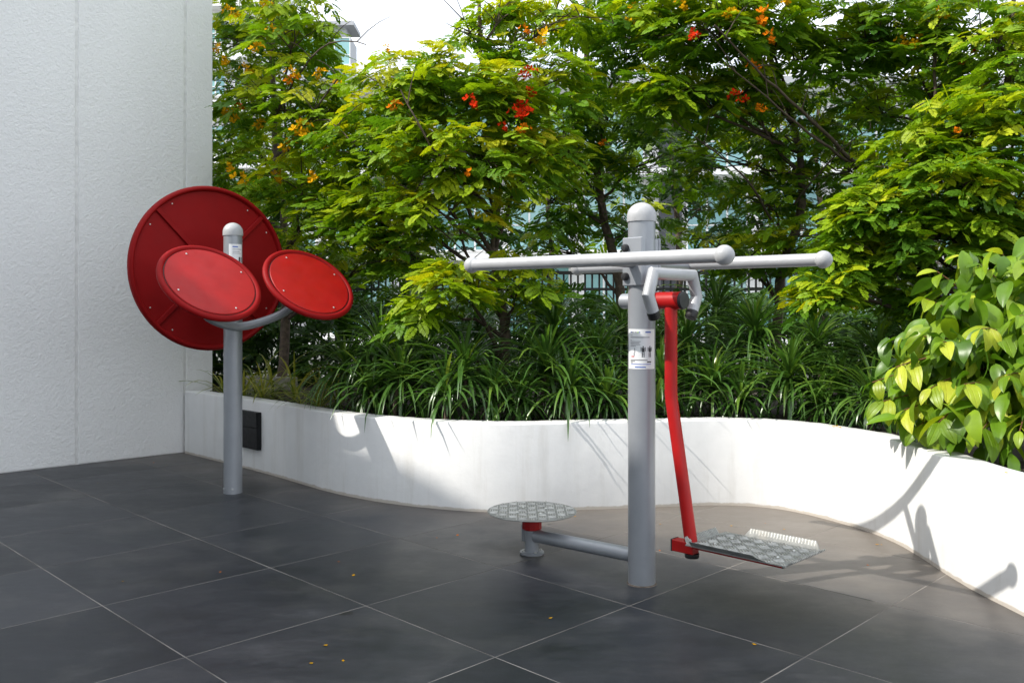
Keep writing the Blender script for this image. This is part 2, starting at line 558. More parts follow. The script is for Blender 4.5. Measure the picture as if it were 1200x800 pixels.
# ------------------------------------------------------------------ white building at the left
WV = -7.757
wb = thing('white_building', P(0, -9.5, 0), 'tall white stucco building wall with vertical joints beside the planter', 'building')
b_ = MB()
b_.box(P(-.23, (WV - .0055 - 12.5) / 2, 2.72), DU, DV, UP, 4.03, abs(-12.5 - (WV - .0055)) / 2, 2.72)
b_.build('core_wall', M['sealant'], wb, smooth=0)
us = [3.814, 3.552]
while us[-1] > -4.1:
    us.append(us[-1] - .932)
for a, b2 in zip(us, us[1:]):
    g1 = .0 if a == us[0] else .013
    pm = MB()
    u_lo, u_hi = max(b2, -4.26) + .013, a - g1
    pm.box(P((u_lo + u_hi) / 2, WV - .012, 2.745), DU, DV, UP, (u_hi - u_lo) / 2, .0120, 2.740, .003)
    pm.build('wall_panel', M['stucco'], wb, smooth=0)
pm = MB()
pm.box(P(3.806, (WV - .022 - 12.5) / 2, 2.745), DU, DV, UP, .008, abs(-12.5 - WV + .022) / 2, 2.738)
pm.build('end_panel', M['stucco'], wb, smooth=0)
pm = MB()
pm.box(P(-.22, (WV - 12.5) / 2, 5.52), DU, DV, UP, 4.03, 2.40, .035, .004)
pm.build('parapet_cap', M['ext_white'], wb, smooth=0)

# taller wing of the same estate, to the left and behind the camera: its roof edge shades the near floor
tw = thing('tall_wing', P(-9, -5, 0), 'taller white wing of the building standing left of the terrace', 'building')
q = MB(); q.box(P(-9.11, -5, 4.5), DU, DV, UP, 4.8, 10, 4.5)
q.build('wall', M['stucco'], tw, smooth=0)
q = MB(); q.box(P(-9.11, -5, 9.03), DU, DV, UP, 4.83, 10.03, .03)
q.build('roof_slab', M['ext_white'], tw, smooth=0)
for zc in (1.8, 4.9, 7.6):
    for vc in (-5.6, -2.2, 2.2):
        q = MB(); q.box(P(-4.295, vc, zc), DU, DV, UP, .03, .95, .7)
        w = q.build('window', M['ext_grey'], tw, smooth=0)
        q = MB(); q.box(P(-4.26, vc, zc), DU, DV, UP, .01, .87, .62)
        q.build('pane', M['glass'], w, smooth=0)

# ------------------------------------------------------------------ wall box
bx0 = ground(298, 551)
c = P(3.535, -6.62, .31)
# find the place on the planter face seen at photo x = 296
best = min(range(len(curve)), key=lambda i: abs(600 + F * curve[i].x / curve[i].y - 297))
bc = curve[best]; bn = -cn[best]; bt = Vector((-bn.y, bn.x, 0))
lamp = thing('wall_light', (bc.x, bc.y, 0), 'square black hooded step light fixed to the white planter wall', 'light')
zc = CAM_H - (503 - HORIZON) * bc.y / F
q = MB(); q.box(Vector((bc.x, bc.y, zc)) + bn * .020, bt, bn, UP, .150, .018, .150, .004); q.build('housing', M['lampblack'], lamp, smooth=0)
q = MB(); q.box(Vector((bc.x, bc.y, zc + .088)) + bn * .043, bt, bn, UP, .150, .0055, .062, .003); q.build('hood', M['lampblack'], lamp, smooth=0)
q = MB(); q.box(Vector((bc.x, bc.y, zc - .062)) + bn * .0405, bt, bn, UP, .150, .003, .086, .002); q.build('cover_plate', M['lampblack'], lamp, smooth=0)
q = MB(); q.lathe(Vector((bc.x, bc.y, zc + .135)) + bn * .048 - bt * .135 * (1 if bt.x > 0 else -1), bn, [(.006, 0), (.006, .003), (0, .004)], 10); q.build('screw', M['steel'], lamp)


# ------------------------------------------------------------------ helpers for the exercise machines
def dome_cap(o, r, over, hcyl):
    pr = [(r + .0005, 0), (r + over * .9, 0), (r + over, .003), (r + over, hcyl)]
    for i in range(1, 9):
        a = math.pi / 2 * i / 8
        pr.append(((r + over) * math.cos(a) if i < 8 else 0, hcyl + (r + over) * math.sin(a) * .97))
    m_ = MB(); m_.lathe(o, UP, pr, 36)
    return m_

def ball(c, r, seg=24):
    pr = [(r * math.sin(math.pi * i / 14) if 0 < i < 14 else 0, -r * math.cos(math.pi * i / 14)) for i in range(15)]
    m_ = MB(); m_.lathe(c, UP, pr, seg)
    return m_

def cyl_map(c, r, ang0, poly, z0, lift):
    """2D polygon (s metres round the post, z) wrapped onto a post."""
    return [(c[0] + (r + lift) * math.cos(ang0 + s / r), c[1] + (r + lift) * math.sin(ang0 + s / r), z0 + z) for s, z in poly]

def sticker(parent, c, r, ang_mid, half, ztop, zbot, rows):
    m_ = MB()
    n_ = 20
    for i in range(n_):
        s0, s1 = -half + 2 * half * i / n_, -half + 2 * half * (i + 1) / n_
        m_.add(cyl_map(c, r, ang_mid, [(s0, zbot), (s1, zbot), (s1, ztop), (s0, ztop)], 0, .0012), [(0, 1, 2, 3)])
    st = m_.build('instruction_sticker', M['sticker'], parent)
    groups = {}
    for key, s0, s1, z0, z1 in rows:
        mm = groups.setdefault(key, MB())
        k_ = max(1, int(abs(s1 - s0) / .012))
        for i in range(k_):
            a, b2 = s0 + (s1 - s0) * i / k_, s0 + (s1 - s0) * (i + 1) / k_
            mm.add(cyl_map(c, r, ang_mid, [(a, z0), (b2, z0), (b2, z1), (a, z1)], 0, .0020), [(0, 1, 2, 3)])
    for key, mm in groups.items():
        mm.build({'ink': 'printed_figures', 'ink_grey': 'printed_lines', 'ink_blue': 'printed_header', 'ink_green': 'printed_mark', 'ink_red': 'printed_pointer'}[key], M[key], st)['kind'] = 'stuff'
    return st

def screw_obj(parent, c, n, r=.007, me=None):
    m_ = MB(); m_.lathe(c, n, [(r, 0), (r, r * .35), (r * .6, r * .7), (0, r * .75)], 10)
    return m_.build('screw', M['steel'], parent)

# ------------------------------------------------------------------ tai chi wheels
TB = P(2.987, -5.766, 0)
tai = thing('arm_wheel_station', TB, 'grey post carrying one big and two small red hand wheels', 'exercise machine')
PR = .0635
q = MB(); q.lathe(TB, UP, [(PR, -.01), (PR, 1.815), (PR - .003, 1.818), (0, 1.818)], 36)
tpost = q.build('post', M['grey'], tai)
dome_cap(TB + UP * 1.806, PR, .0055, .026).build('cap', M['grey_cap'], tpost)
for s in (0, 1):
    a = R(215 + 70 * s)
    q = MB(); q.lathe(TB + Vector((math.cos(a), math.sin(a), 0)) * (PR - .002) + UP * .035, Vector((math.cos(a), math.sin(a), 0)), [(.008, 0), (.008, .006), (0, .009)], 12)
    q.build('anchor_bolt', M['grey_cap'], tpost)
toc = math.atan2(-TB.y, -TB.x)
rows = [('ink_blue', -.025, .012, 1.722, 1.730), ('ink_grey', -.025, .04, 1.706, 1.711), ('ink_grey', -.025, .025, 1.690, 1.695), ('ink_grey', -.025, .035, 1.678, 1.682),
        ('ink', .018, .030, 1.62, 1.655), ('ink', .036, .044, 1.62, 1.655)]
sticker(tpost, TB, PR, toc + .35, .05, 1.745, 1.56, rows)
# V-shaped arm
nw = Vector((.517, -.519, .682)).normalized()
discs = [P(2.987 - .365, -5.766 + .40, 1.458), P(2.987 + .365, -5.766 + .40, 1.466)]
q = MB()
ends = [d_ - nw * .05 for d_ in discs]
mids = [d_ - nw * .27 for d_ in discs]
cen = TB + DV * .075 + UP * 1.168
path = [ends[0], mids[0]]
def bez(a, b2, c2, n_=8):
    return [a * (1 - t) ** 2 + b2 * 2 * t * (1 - t) + c2 * t * t for t in [i / n_ for i in range(n_ + 1)]]
lo = cen - DU * .10 + UP * .006; hi = cen + DU * .10 + UP * .006
path = bez(ends[0] + (mids[0] - ends[0]) * 0.0, mids[0], lo * .55 + mids[0] * .45, 9)[0:] + bez(lo * .55 + mids[0] * .45, lo, cen, 7)[1:] + bez(cen, hi, hi * .55 + mids[1] * .45, 7)[1:] + bez(hi * .55 + mids[1] * .45, mids[1], ends[1], 9)[1:]
q.tube(path, .030, 20)
arm = q.build('wheel_arm', M['grey'], tai)

def small_wheel(c, n, r):
    a1 = n.orthogonal().normalized(); 
    q_ = MB()
    tr = .021
    pr = []
    for i in range(25):
        a = 2 * math.pi * i / 24
        pr.append((r - tr + tr * math.cos(a), tr * math.sin(a)))
    q_.lathe(c, n, pr, 72)
    rim = q_.build('wheel_rim', M['darkred'], tai, smooth=60)
    q_ = MB(); rr = r - 2 * tr - .003
    q_.lathe(c, n, [(0, -.012), (rr, -.012), (rr, .013), (rr - .004, .017), (0, .018)], 72)
    face = q_.build('wheel_face', M['red'], tai)
    q_ = MB(); q_.lathe(c, n, [(rr - .001, .0080), (rr + .009, .0080)], 72)  # black ring painted in for the shaded groove between face and rim
    q_.build('gap_shade', M['black'], face)
    t1 = Vector((0, 0, 1)); t1 = (t1 - n * t1.dot(n)).normalized(); t2 = n.cross(t1)
    for k_ in range(4):
        a = R(20 + 90 * k_)
        screw_obj(face, c + n * .0178 + (t1 * math.cos(a) + t2 * math.sin(a)) * (rr - .035), n, .0065)
    q_ = MB(); q_.lathe(c - n * .055, n, [(.055, 0), (.055, .045), (0, .045)], 24); q_.build('hub', M['grey'], tai)
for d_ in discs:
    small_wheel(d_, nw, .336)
# big wheel seen from its back
BC = P(2.987, -6.10, 1.590); BR = .600
bn2 = DV
q = MB(); tr = .020
pr = [(BR - tr + tr * math.cos(2 * math.pi * i / 24), tr * math.sin(2 * math.pi * i / 24)) for i in range(25)]
pr = [(r_, h_ * 1.7) for r_, h_ in pr]
q.lathe(BC, bn2, pr, 96)
bwr = q.build('big_wheel_rim', M['darkred'], tai, smooth=60)
q = MB(); q.lathe(BC, bn2, [(0, -.012), (BR - tr * 1.5, -.012), (BR - tr * 1.5, .004), (0, .004)], 96)
bwf = q.build('big_wheel_plate', M['darkred'], tai)
for k_ in range(4):
    a = R(45 + 90 * k_)
    d_ = DU * math.cos(a) + UP * math.sin(a)
    e_ = bn2.cross(d_)
    q = MB(); q.box(BC + d_ * (BR * .5 + .02) + bn2 * .014, d_, e_, bn2, BR * .5 - .052, .016, .011, .003)
    q.build('rib', M['darkred'], bwf, smooth=0)
    for a2 in (12, 78):
        a3 = a + R(a2)
        screw_obj(bwf, BC + (DU * math.cos(a3) + UP * math.sin(a3)) * (BR - .068) + bn2 * .0038, bn2, .006)
q = MB(); q.lathe(BC, bn2, [(.11, .004), (.11, .02), (.05, .024), (.05, .30)], 32)
q.build('big_wheel_axle', M['grey'], tai)

# ------------------------------------------------------------------ combined twister / swing / bar station
SU, SV = 3.333, -2.476
SB = P(SU, SV, 0)
st = thing('fitness_station', SB, 'grey post with parallel bars, twist disc and red swinging foot plate', 'exercise machine')
q = MB(); q.lathe(SB, UP, [(PR, -.01), (PR, 1.695), (PR - .003, 1.698), (0, 1.698)], 40)
spost = q.build('post', M['grey'], st)
dome_cap(SB + UP * 1.686, PR, .0055, .024).build('cap', M['grey_cap'], spost)
q = MB(); q.lathe(SB, UP, [(PR + .007, 0), (PR + .005, .003), (PR, .005)], 40); q.build('floor_collar', M['rust'], spost)
soc = math.atan2(-SB.y, -SB.x)
rows = [('ink_blue', -.053, -.048, 1.170, 1.177), ('ink_grey', -.045, -.022, 1.170, 1.175), ('ink_green', -.019, -.012, 1.170, 1.175), ('ink_blue', -.012, -.006, 1.170, 1.175), ('ink_blue', .018, .045, 1.170, 1.176)]
rows += [('ink_grey', -.055, -.042, 1.157, 1.160), ('ink_grey', -.055, .038, 1.147, 1.152), ('ink_grey', -.055, -.048, 1.134, 1.137)]
rows += [('ink_grey', -.055, -.055 + w_, 1.128 - .0068 * i_, 1.1312 - .0068 * i_) for i_, w_ in enumerate((.052, .046, .050, .030))]
rows += [('ink', -.055, .028, 1.043, 1.046), ('ink', -.055, -.030, 1.037, 1.040), ('ink', -.055, -.042, 1.031, 1.034), ('ink', .026, .046, 1.033, 1.039),
         ('ink_blue', -.052, .045, 1.024, 1.027), ('ink_blue', -.03, .02, 1.010, 1.015)]
# small figures: a bent leg and two standing bodies
rows += [('ink_grey', -.034, -.029, 1.080, 1.100), ('ink_grey', -.037, -.031, 1.064, 1.080), ('ink_red', -.050, -.034, 1.058, 1.063)]
for s0 in (.008, .040):
    rows += [('ink', s0 - .003, s0 + .003, 1.103, 1.109), ('ink', s0 - .006, s0 + .006, 1.081, 1.1015), ('ink', s0 - .011, s0 - .008, 1.086, 1.104), ('ink', s0 + .008, s0 + .011, 1.086, 1.104),
             ('ink', s0 - .006, s0 - .002, 1.058, 1.079), ('ink', s0 + .002, s0 + .006, 1.058, 1.079)]
sticker(spost, SB, PR, soc - .02, .0725, 1.187, 1.003, rows)
# clamp plates, bolts
for s, nm in ((-1, 'clamp_plate'), (1, 'clamp_plate')):
    q = MB(); q.box(SB + DU * (s * (PR + .006)) + UP * 1.498, DV, DU, UP, .056, .006, .112, .004)
    cp = q.build(nm, M['grey'], st, smooth=0)
    q = MB(); q.box(SB + DU * (s * (PR - .012)) + UP * 1.498, DV, DU, UP, .050, .012, .106)
    q.build('spacer', M['grey'], cp, smooth=0)
    for zz_ in (1.562, 1.430):
        for vv in ((-.034,) if s < 0 else (-.034, .034)):
            q = MB(); q.lathe(SB + DU * (s * (PR + .0118)) + DV * vv + UP * zz_, DU * s, [(.019, 0), (.019, .012), (.013, .022), (0, .024)], 16)
            q.build('bolt_cap', M['black'], cp)
# bars
def bar(u, za, zb, va, vb):
    a, b2 = P(u, va, za), P(u, vb, zb)
    q_ = MB(); q_.tube([a, b2], .0290, 28)
    o_ = q_.build('hand_bar', M['bar'], st)
    for e in (a, b2):
        ball(e, .0395).build('ball_end', M['grey_cap'], o_)
    return o_
bar(2.947, 1.499, 1.481, -3.229, -1.800)
bar(3.719, 1.510, 1.497, -3.201, -1.773)
for s_, ue in ((-1, 2.947 + .02), (1, 3.719 - .02)):
    q = MB(); q.tube([SB + DU * (s_ * (PR + .010)) + UP * 1.493, P(ue, SV, 1.493)], .0235, 24)
    q.build('bar_link', M['grey'], st)
# swing axle, hub, handle
HZ = 1.317
q = MB(); q.lathe(P(SU, -2.592, HZ), DV, [(0, 0), (.030, .001), (.036, .008), (.036, .200), (0, .200)], 32); q.build('axle', M['grey'], st)
q = MB(); q.lathe(P(SU, -2.396, HZ), DV, [(0, 0), (.040, 0), (.040, .150), (0, .150)], 32)
hub = q.build('swing_hub', M['red'], st)
q = MB(); q.lathe(P(SU, -2.2462, HZ), DV, [(.0405, -.006), (.0405, .003), (.037, .008), (0, .009)], 32); q.build('hub_cap', M['black'], hub)
q = MB(); q.lathe(P(SU, -2.398, HZ), DV, [(.045, -.008), (.045, .002), (.040, .002)], 32); q.build('hub_washer', M['grey_cap'], hub)
HV = -2.300
hp = [(-.150, 1.258), (-.190, 1.338), (-.152, 1.436), (.152, 1.436), (.190, 1.338), (.150, 1.258)]
q = MB(); q.tube([P(SU + a, HV, z) for a, z in hp], .0270, 24)
hand = q.build('handlebar', M['bar'], st, smooth=30)
for a, b2 in ((hp[0], hp[1]), (hp[-1], hp[-2])):
    p0 = P(SU + a[0], HV, a[1]); d_ = (p0 - P(SU + b2[0], HV, b2[1])).normalized()
    q = MB(); q.lathe(p0 - d_ * .012, d_, [(.0285, 0), (.0285, .030), (.024, .036), (0, .037)], 24); q.build('grip_cap', M['black'], hand)
q = MB(); q.tube([SB + DV * .05 + UP * 1.436, P(SU, HV - .02, 1.436)], .022, 20); q.build('handle_stem', M['grey'], hand)
# swing leg, beam and tread plate
q = MB()
LV = -2.312
leg = [P(SU, LV, HZ - .03), P(SU, LV, 1.05), P(SU, LV, .90), P(SU, LV + .004, .86), P(SU, LV + .014, .80), P(SU, LV + .075, .44), P(SU, LV + .108, .235)]
q.tube(leg, .0285, 28)
q.build('swing_leg', M['red'], st)
BZ = .218
q = MB(); q.box(P(SU, -2.236, BZ), DV, DU, UP, .056, .026, .026, .003)
q.box(P(SU, -1.966, BZ + .014), DV, DU, UP, .214, .026, .011, .002)
beam = q.build('foot_beam', M['red'], st, smooth=0)
q = MB(); q.box(P(SU, -2.2925, BZ), DV, DU, UP, .004, .0275, .0275, .002); q.build('end_cap', M['black'], beam, smooth=0)
q = MB(); q.box(P(SU, -1.7515, BZ + .014), DV, DU, UP, .003, .0265, .0115, .002); q.build('end_cap', M['black'], beam, smooth=0)
q = MB(); q.lathe(P(SU, LV + .112, BZ - .045), UP, [(0, 0), (.03, .001), (.032, .006), (.032, .02)], 20); q.build('bump_stop', M['black'], beam)
TZ = BZ + .029
ua, ub, va, vb = 3.262, 3.588, -2.188, -1.715
q = MB()
th = .005
def sheet(quad, nrm):
    """A bent flap of plate, th thick."""
    nrm = Vector(nrm).normalized() * th
    a = [Vector(p) for p in quad]; b2 = [p - nrm for p in a]
    n_ = len(a)
    q.add(a + b2, [tuple(range(n_)), tuple(range(2 * n_ - 1, n_ - 1, -1))] + [(i, i + n_, (i + 1) % n_ + n_, (i + 1) % n_) for i in range(n_)])
sheet([P(ua, va, TZ), P(ua, vb, TZ), P(ub, vb, TZ), P(ub, va, TZ)], UP)
fh, fo = .034, .018
ff = fh * .62
sheet([P(ua, va + .03, TZ), P(ua - fo, va + .03, TZ + ff), P(ua - fo, vb - .14, TZ + ff), P(ua - fo * .6, vb - .115, TZ + ff * .45), P(ua, vb - .085, TZ)][::-1], -DU * .8 + UP * .4)
sheet([P(ub, va + .10, TZ), P(ub, vb - .01, TZ), P(ub + fo, vb - .035, TZ + fh), P(ub + fo, va + .125, TZ + fh)][::-1], DU * .8 + UP * .4)
sheet([P(ua + .01, va, TZ), P(ub - .05, va, TZ), P(ub - .06, va - fo, TZ + fh * .7), P(ua + .02, va - fo, TZ + fh * .7)][::-1], -DV * .8 + UP * .4)
sheet([P(ua + .01, vb, TZ), P(ub - .01, vb, TZ), P(ub - .02, vb + .022, TZ + .012), P(ua + .02, vb + .022, TZ + .012)], DV * .5 + UP * .6)
tread = q.build('tread_plate', M['tread'], st, smooth=0)
# raised lozenges pressed into the plate
def five_bar(q, inside, org, zt, cell=.050):
    d1, d2 = (DU + DV).normalized(), (DU - DV).normalized()
    for i in range(-12, 13):
        for j in range(-12, 13):
            cc = org + d1 * (i * cell) + d2 * (j * cell)
            al, ac = (d1, d2) if (i + j) % 2 else (d2, d1)
            for k2 in (-1.5, -.5, .5, 1.5):
                p_ = cc + ac * (k2 * cell * .24)
                if inside(p_):
                    q.box(Vector((p_.x, p_.y, zt)), al, ac, UP, cell * .40, cell * .075, .0022, .0014)
q = MB()
def on_plate(p_):
    u_, v_ = (p_.x + p_.y) / S2, (p_.x - p_.y) / S2
    return ua + .016 < u_ < ub - .014 and va + .016 < v_ < vb - .014
five_bar(q, on_plate, P((ua + ub) / 2, (va + vb) / 2, 0), TZ + .0006)
for i in range(22):
    t_ = i / 21
    for p_, al in ((P(ub + fo * .55 + .002, va + .128 + t_ * (vb - va - .165), TZ + fh * .62), DU * fo + UP * fh), (P(ua + .025 + t_ * (ub - ua - .085), va - fo * .55, TZ + fh * .45), -DV * fo + UP * fh * .7), (P(ua + .022 + t_ * (ub - ua - .044), vb + .011, TZ + .008), DV * .022 + UP * .012)):
        al = al.normalized(); sd_ = (DV if abs(al.dot(DU)) > .2 else DU)
        q.box(p_, al, sd_, al.cross(sd_).normalized(), .013, .0022, .0042, .0010)
tag(q.build('tread_pattern', M['tread_bar'], tread, smooth=0), kind='stuff')
for vv in (-2.10, -1.80):
    for uu in (3.36, 3.50):
        screw_obj(tread, P(uu, vv, TZ), UP, .0085)
# twist disc
TU, TV = 3.338, -3.190
tp = P(TU, TV, 0)
q = MB(); q.lathe(tp, UP, [(.062, 0), (.064, .003), (.064, .012), (.058, .015), (.038, .0155), (.038, .140), (0, .140)], 32)
foot_ = q.build('disc_foot', M['grey'], st)
for k_ in range(4):
    a = R(20 + 90 * k_)
    q = MB(); q.lathe(tp + Vector((math.cos(a), math.sin(a), 0)) * .050 + UP * .0148, UP, [(.007, 0), (.007, .005), (0, .007)], 8); q.build('foot_bolt', M['steel'], foot_)
q = MB(); q.lathe(tp + UP * .128, UP, [(0, 0), (.046, 0), (.052, .006), (.052, .088), (0, .090)], 12); q.build('bearing_collar', M['red'], st, smooth=15)
q = MB(); q.box(tp - DV * .046 + UP * .105, DV, DU, UP, .012, .022, .045, .003); q.build('stop_block', M['grey'], foot_, smooth=0)
q = MB(); q.box(tp - DV * .060 + UP * .172, DV, DU, UP, .012, .018, .012, .003); q.build('stop_pad', M['black'], foot_, smooth=0)
q = MB(); q.lathe(tp + UP * .2185, UP, [(0, 0), (.231, 0), (.2345, .003), (.233, .007), (0, .0075)], 72)
disc = q.build('twist_disc', M['tread'], st)
q = MB()
five_bar(q, lambda p_: (Vector((p_.x, p_.y, 0)) - tp).length < .218, tp, .2268)
tag(q.build('tread_pattern', M['tread_bar'], disc, smooth=0), kind='stuff')
for k_ in range(4):
    a = R(30 + 90 * k_)
    screw_obj(disc, tp + Vector((math.cos(a), math.sin(a), 0)) * .088 + UP * .226, UP, .010)
q = MB(); q.tube([tp + DV * .030 + UP * .098, SB - DV * (PR - .012) + UP * .122], .0335, 28); q.build('base_tube', M['grey'], st)

# ------------------------------------------------------------------ fence behind the trees
FY = 10.2
fx0, fx1 = -7.0, 12.0
fence = thing('picket_fence', ((fx0 + fx1) / 2, FY, 0), 'black metal picket fence running behind the trees', 'fence')
for zc, hz in ((1.735, .020), (1.545, .016), (.62, .016)):
    q = MB(); q.box(((fx0 + fx1) / 2, FY, zc), Vector((1, 0, 0)), Vector((0, 1, 0)), UP, (fx1 - fx0) / 2, .018, hz); q.build('rail', M['fence'], fence, smooth=0)
q = MB(); q.box((fx0, FY + .0, 1.14), Vector((1, 0, 0)), Vector((0, 1, 0)), UP, .011, .009, .575)
pk = q.build('picket', M['fence'], fence, smooth=0)
n_p = 230
for i in range(1, n_p):
    inst('picket', pk.data, fence, ((fx1 - fx0) * i / n_p, 0, 0))

# ------------------------------------------------------------------ far apartment buildings
XA, YA = Vector((1, 0, 0)), Vector((0, 1, 0))
pane_cache = {}
def wnd(parent, x, y, z, w, h_, split=2):
    key = (round(w, 2), round(h_, 2), split)
    if key not in pane_cache:
        f_ = MB()
        t = .06
        f_.box((0, -.05, h_ / 2 - t / 2), XA, YA, UP, w / 2, .05, t / 2)
        f_.box((0, -.05, -h_ / 2 + t / 2), XA, YA, UP, w / 2, .05, t / 2)
        for i in range(split + 1):
            f_.box((-w / 2 + t / 2 + (w - t) * i / split, -.05, 0), XA, YA, UP, t / 2, .048, h_ / 2 - t)
        f_.box((0, -.045, -h_ * .12), XA, YA, UP, w / 2 - t, .03, .022)
        fo_ = f_.build('window', M['ext_white'], parent, smooth=0)
        fm = fo_.data
        bpy.data.objects.remove(fo_)
        for v_ in fm.vertices:
            v_.co += world_loc(parent)
        g_ = MB(); g_.box((0, -.02, 0), XA, YA, UP, w / 2 - t * .5, .008, h_ / 2 - t * .5)
        go = g_.build('pane', M['glass'], parent, smooth=0)
        gm = go.data
        bpy.data.objects.remove(go)
        for v_ in gm.vertices:
            v_.co += world_loc(parent)
        pane_cache[key] = (fm, gm)
    fm, gm = pane_cache[key]
    o_ = inst('window', fm, parent, Vector((x, y, z)) - world_loc(parent))
    inst('pane', gm, o_, (0, 0, 0))

AY = 29.0
ap = thing('apartment_block', (8, AY + 5, 0), 'white apartment block with teal glass windows behind the fence', 'building')
ax0, ax1, ah = -6.5, 24.0, 8.6
q = MB(); q.box(((ax0 + ax1) / 2, AY + 5, ah / 2), XA, YA, UP, (ax1 - ax0) / 2, 5, ah / 2); q.build('wall', M['ext_white'], ap, smooth=0)
for k_ in range(4):
    z_ = .35 + k_ * 2.75
    q = MB(); q.box(((ax0 + ax1) / 2, AY - .35, z_), XA, YA, UP, (ax1 - ax0) / 2 + .1, .45, .11); q.build('floor_slab', M['ext_white'], ap, smooth=0)
x_ = ax0 + 1.0
i = 0
while x_ < ax1 - 1:
    if i % 3 == 1:
        q = MB(); q.box((x_ - .05, AY - .12, ah / 2), XA, YA, UP, .36, .14, ah / 2 - .05); q.build('dark_panel', M['ext_dark'], ap, smooth=0)
        x_ += .95
    for k_ in range(3):
        wnd(ap, x_ + .55, AY - .002, .46 + k_ * 2.75 + 1.25, 2.05, 2.3, 3)
    x_ += 2.45
    i += 1
q = MB(); q.box(((ax0 + ax1) / 2, AY + 4.6, ah + .12), XA, YA, UP, (ax1 - ax0) / 2 + .4, 5.6, .12); q.build('roof_slab', M['ext_grey'], ap, smooth=0)

TY = 62.0
tx0, tx1 = at(262, 0, TY).x, at(411, 0, TY).x
tw2 = thing('glass_tower', ((tx0 + tx1) / 2, TY + 4, 0), 'distant teal glass tower with a pale flat roof canopy', 'building')
tz = at(0, 44, TY).z
q = MB(); q.box(((tx0 + tx1) / 2, TY + 1.2, tz / 2), XA, YA, UP, (tx1 - tx0) / 2, 1.2, tz / 2); q.build('wall', M['ext_grey'], tw2, smooth=0)
q = MB(); q.box(((tx0 + tx1) / 2 + .15, TY + 1.2, tz + .95), XA, YA, UP, (tx1 - tx0) / 2 + .1, 1.4, .14); q.build('roof_canopy', M['ext_grey'], tw2, smooth=0)
q = MB(); q.box((tx1 - 1.6, TY + 1.3, tz + .42), XA, YA, UP, 1.2, .9, .40); q.build('plant_room', M['ext_grey'], tw2, smooth=0)
k_ = 0
z_ = tz - 1.0
while z_ > 3:
    q = MB(); q.box(((tx0 + tx1) / 2, TY - .1, z_ - 1.12), XA, YA, UP, (tx1 - tx0) / 2 + .12, .2, .10); q.build('floor_band', M['ext_white'], tw2, smooth=0)
    for j in range(4):
        wnd(tw2, tx0 + (tx1 - tx0) * (j + .5) / 4, TY - .002, z_, (tx1 - tx0) / 4 - .03, 1.95, 2)
    z_ -= 2.35
tw3 = thing('white_tower', (at(275, 0, 48).x, 52, 0), 'distant white tower partly hidden by the leaves beside the wall', 'building')
wx0, wx1 = at(236, 0, 48).x, at(304, 0, 48).x
q = MB(); q.box(((wx0 + wx1) / 2, 52, 10.5), XA, YA, UP, (wx1 - wx0) / 2, 4, 10.5); q.build('wall', M['ext_white'], tw3, smooth=0)
for z_ in np.arange(2.2, 20, 2.9):
    for j in range(2):
        wnd(tw3, wx0 + (wx1 - wx0) * (j + .5) / 2, 47.998, float(z_), 1.15, 1.3, 2)
    q = MB(); q.box(((wx0 + wx1) / 2, 47.8, float(z_) + 1.25), XA, YA, UP, (wx1 - wx0) / 2 + .2, .5, .12); q.build('sun_shade', M['ext_white'], tw3, smooth=0)

# ------------------------------------------------------------------ foliage machinery
def np_mesh(name, verts, faces_quads, tints, mat_, parent, origin):
    """verts (N,3), faces: list of (array of loops, corners per face)."""
    me = bpy.data.meshes.new(name)
    me.vertices.add(len(verts))
    me.vertices.foreach_set('co', (verts - np.array(origin)).astype(np.float32).ravel())
    loops, starts, tots = faces_quads
    me.loops.add(len(loops)); me.loops.foreach_set('vertex_index', loops.astype(np.int32))
    me.polygons.add(len(starts)); me.polygons.foreach_set('loop_start', starts.astype(np.int32))
    me.update(calc_edges=True)
    at_ = me.attributes.new('tint', 'FLOAT', 'POINT')
    at_.data.foreach_set('value', tints.astype(np.float32))
    me.materials.append(mat_)
    ob = bpy.data.objects.new(name, me)
    ob.parent = parent
    col.objects.link(ob)
    return ob

class Leaves:
    """Collects copies of small leaf templates into one mesh."""
    def __init__(self):
        self.V, self.L, self.C, self.T, self.n = [], [], [], [], 0
    def add(self, tv, tl, tc, mat3, loc, tint):
        v = tv @ mat3.T + loc
        self.V.append(v); self.L.append(tl + self.n); self.C.append(tc); self.T.append(np.full(len(v), tint))
        self.n += len(v)
    def build(self, name, mat_, parent):
        V = np.concatenate(self.V); L = np.concatenate(self.L); C = np.concatenate(self.C); T = np.concatenate(self.T)
        st_ = np.concatenate([[0], np.cumsum(C)[:-1]])
        return np_mesh(name, V, (L, st_, C), T, mat_, parent, world_loc(parent))

def pinna(L_, W_, n, r):
    vs, fs = [], []
    def leaflet(x, ang, l_, w_, s):
        ca, sa = math.cos(ang), math.sin(ang) * s
        tw = r.uniform(-.35, .35)
        o = len(vs)
        for t, wd in ((0, .06), (.35, .5), (.86, .47), (1.0, .12), (1.0, -.12), (.86, -.47), (.35, -.5)):
            px_, py_ = t * l_, wd * w_
            vs.append((x + ca * px_ - sa * py_, sa * px_ + ca * py_, -.10 * l_ * t * t + tw * py_ + .10 * abs(px_)))
        fs.append([o + i_ for i_ in range(7)])
    for i_ in range(n):
        t = (i_ + .6) / n
        prof_ = (.62 + .38 * math.sin(math.pi * min(1, t * .9 + .12)))
        for s in (-1, 1):
            leaflet(L_ * (.10 + .86 * t), R(62 - 16 * t + r.uniform(-6, 6)), W_ * .5 * prof_ * r.uniform(.9, 1.1) * 1.08, L_ / n * 1.02, s)
    leaflet(L_ * .95, 0, W_ * .42, L_ / n * .95, 1)
    return np.array(vs), fs

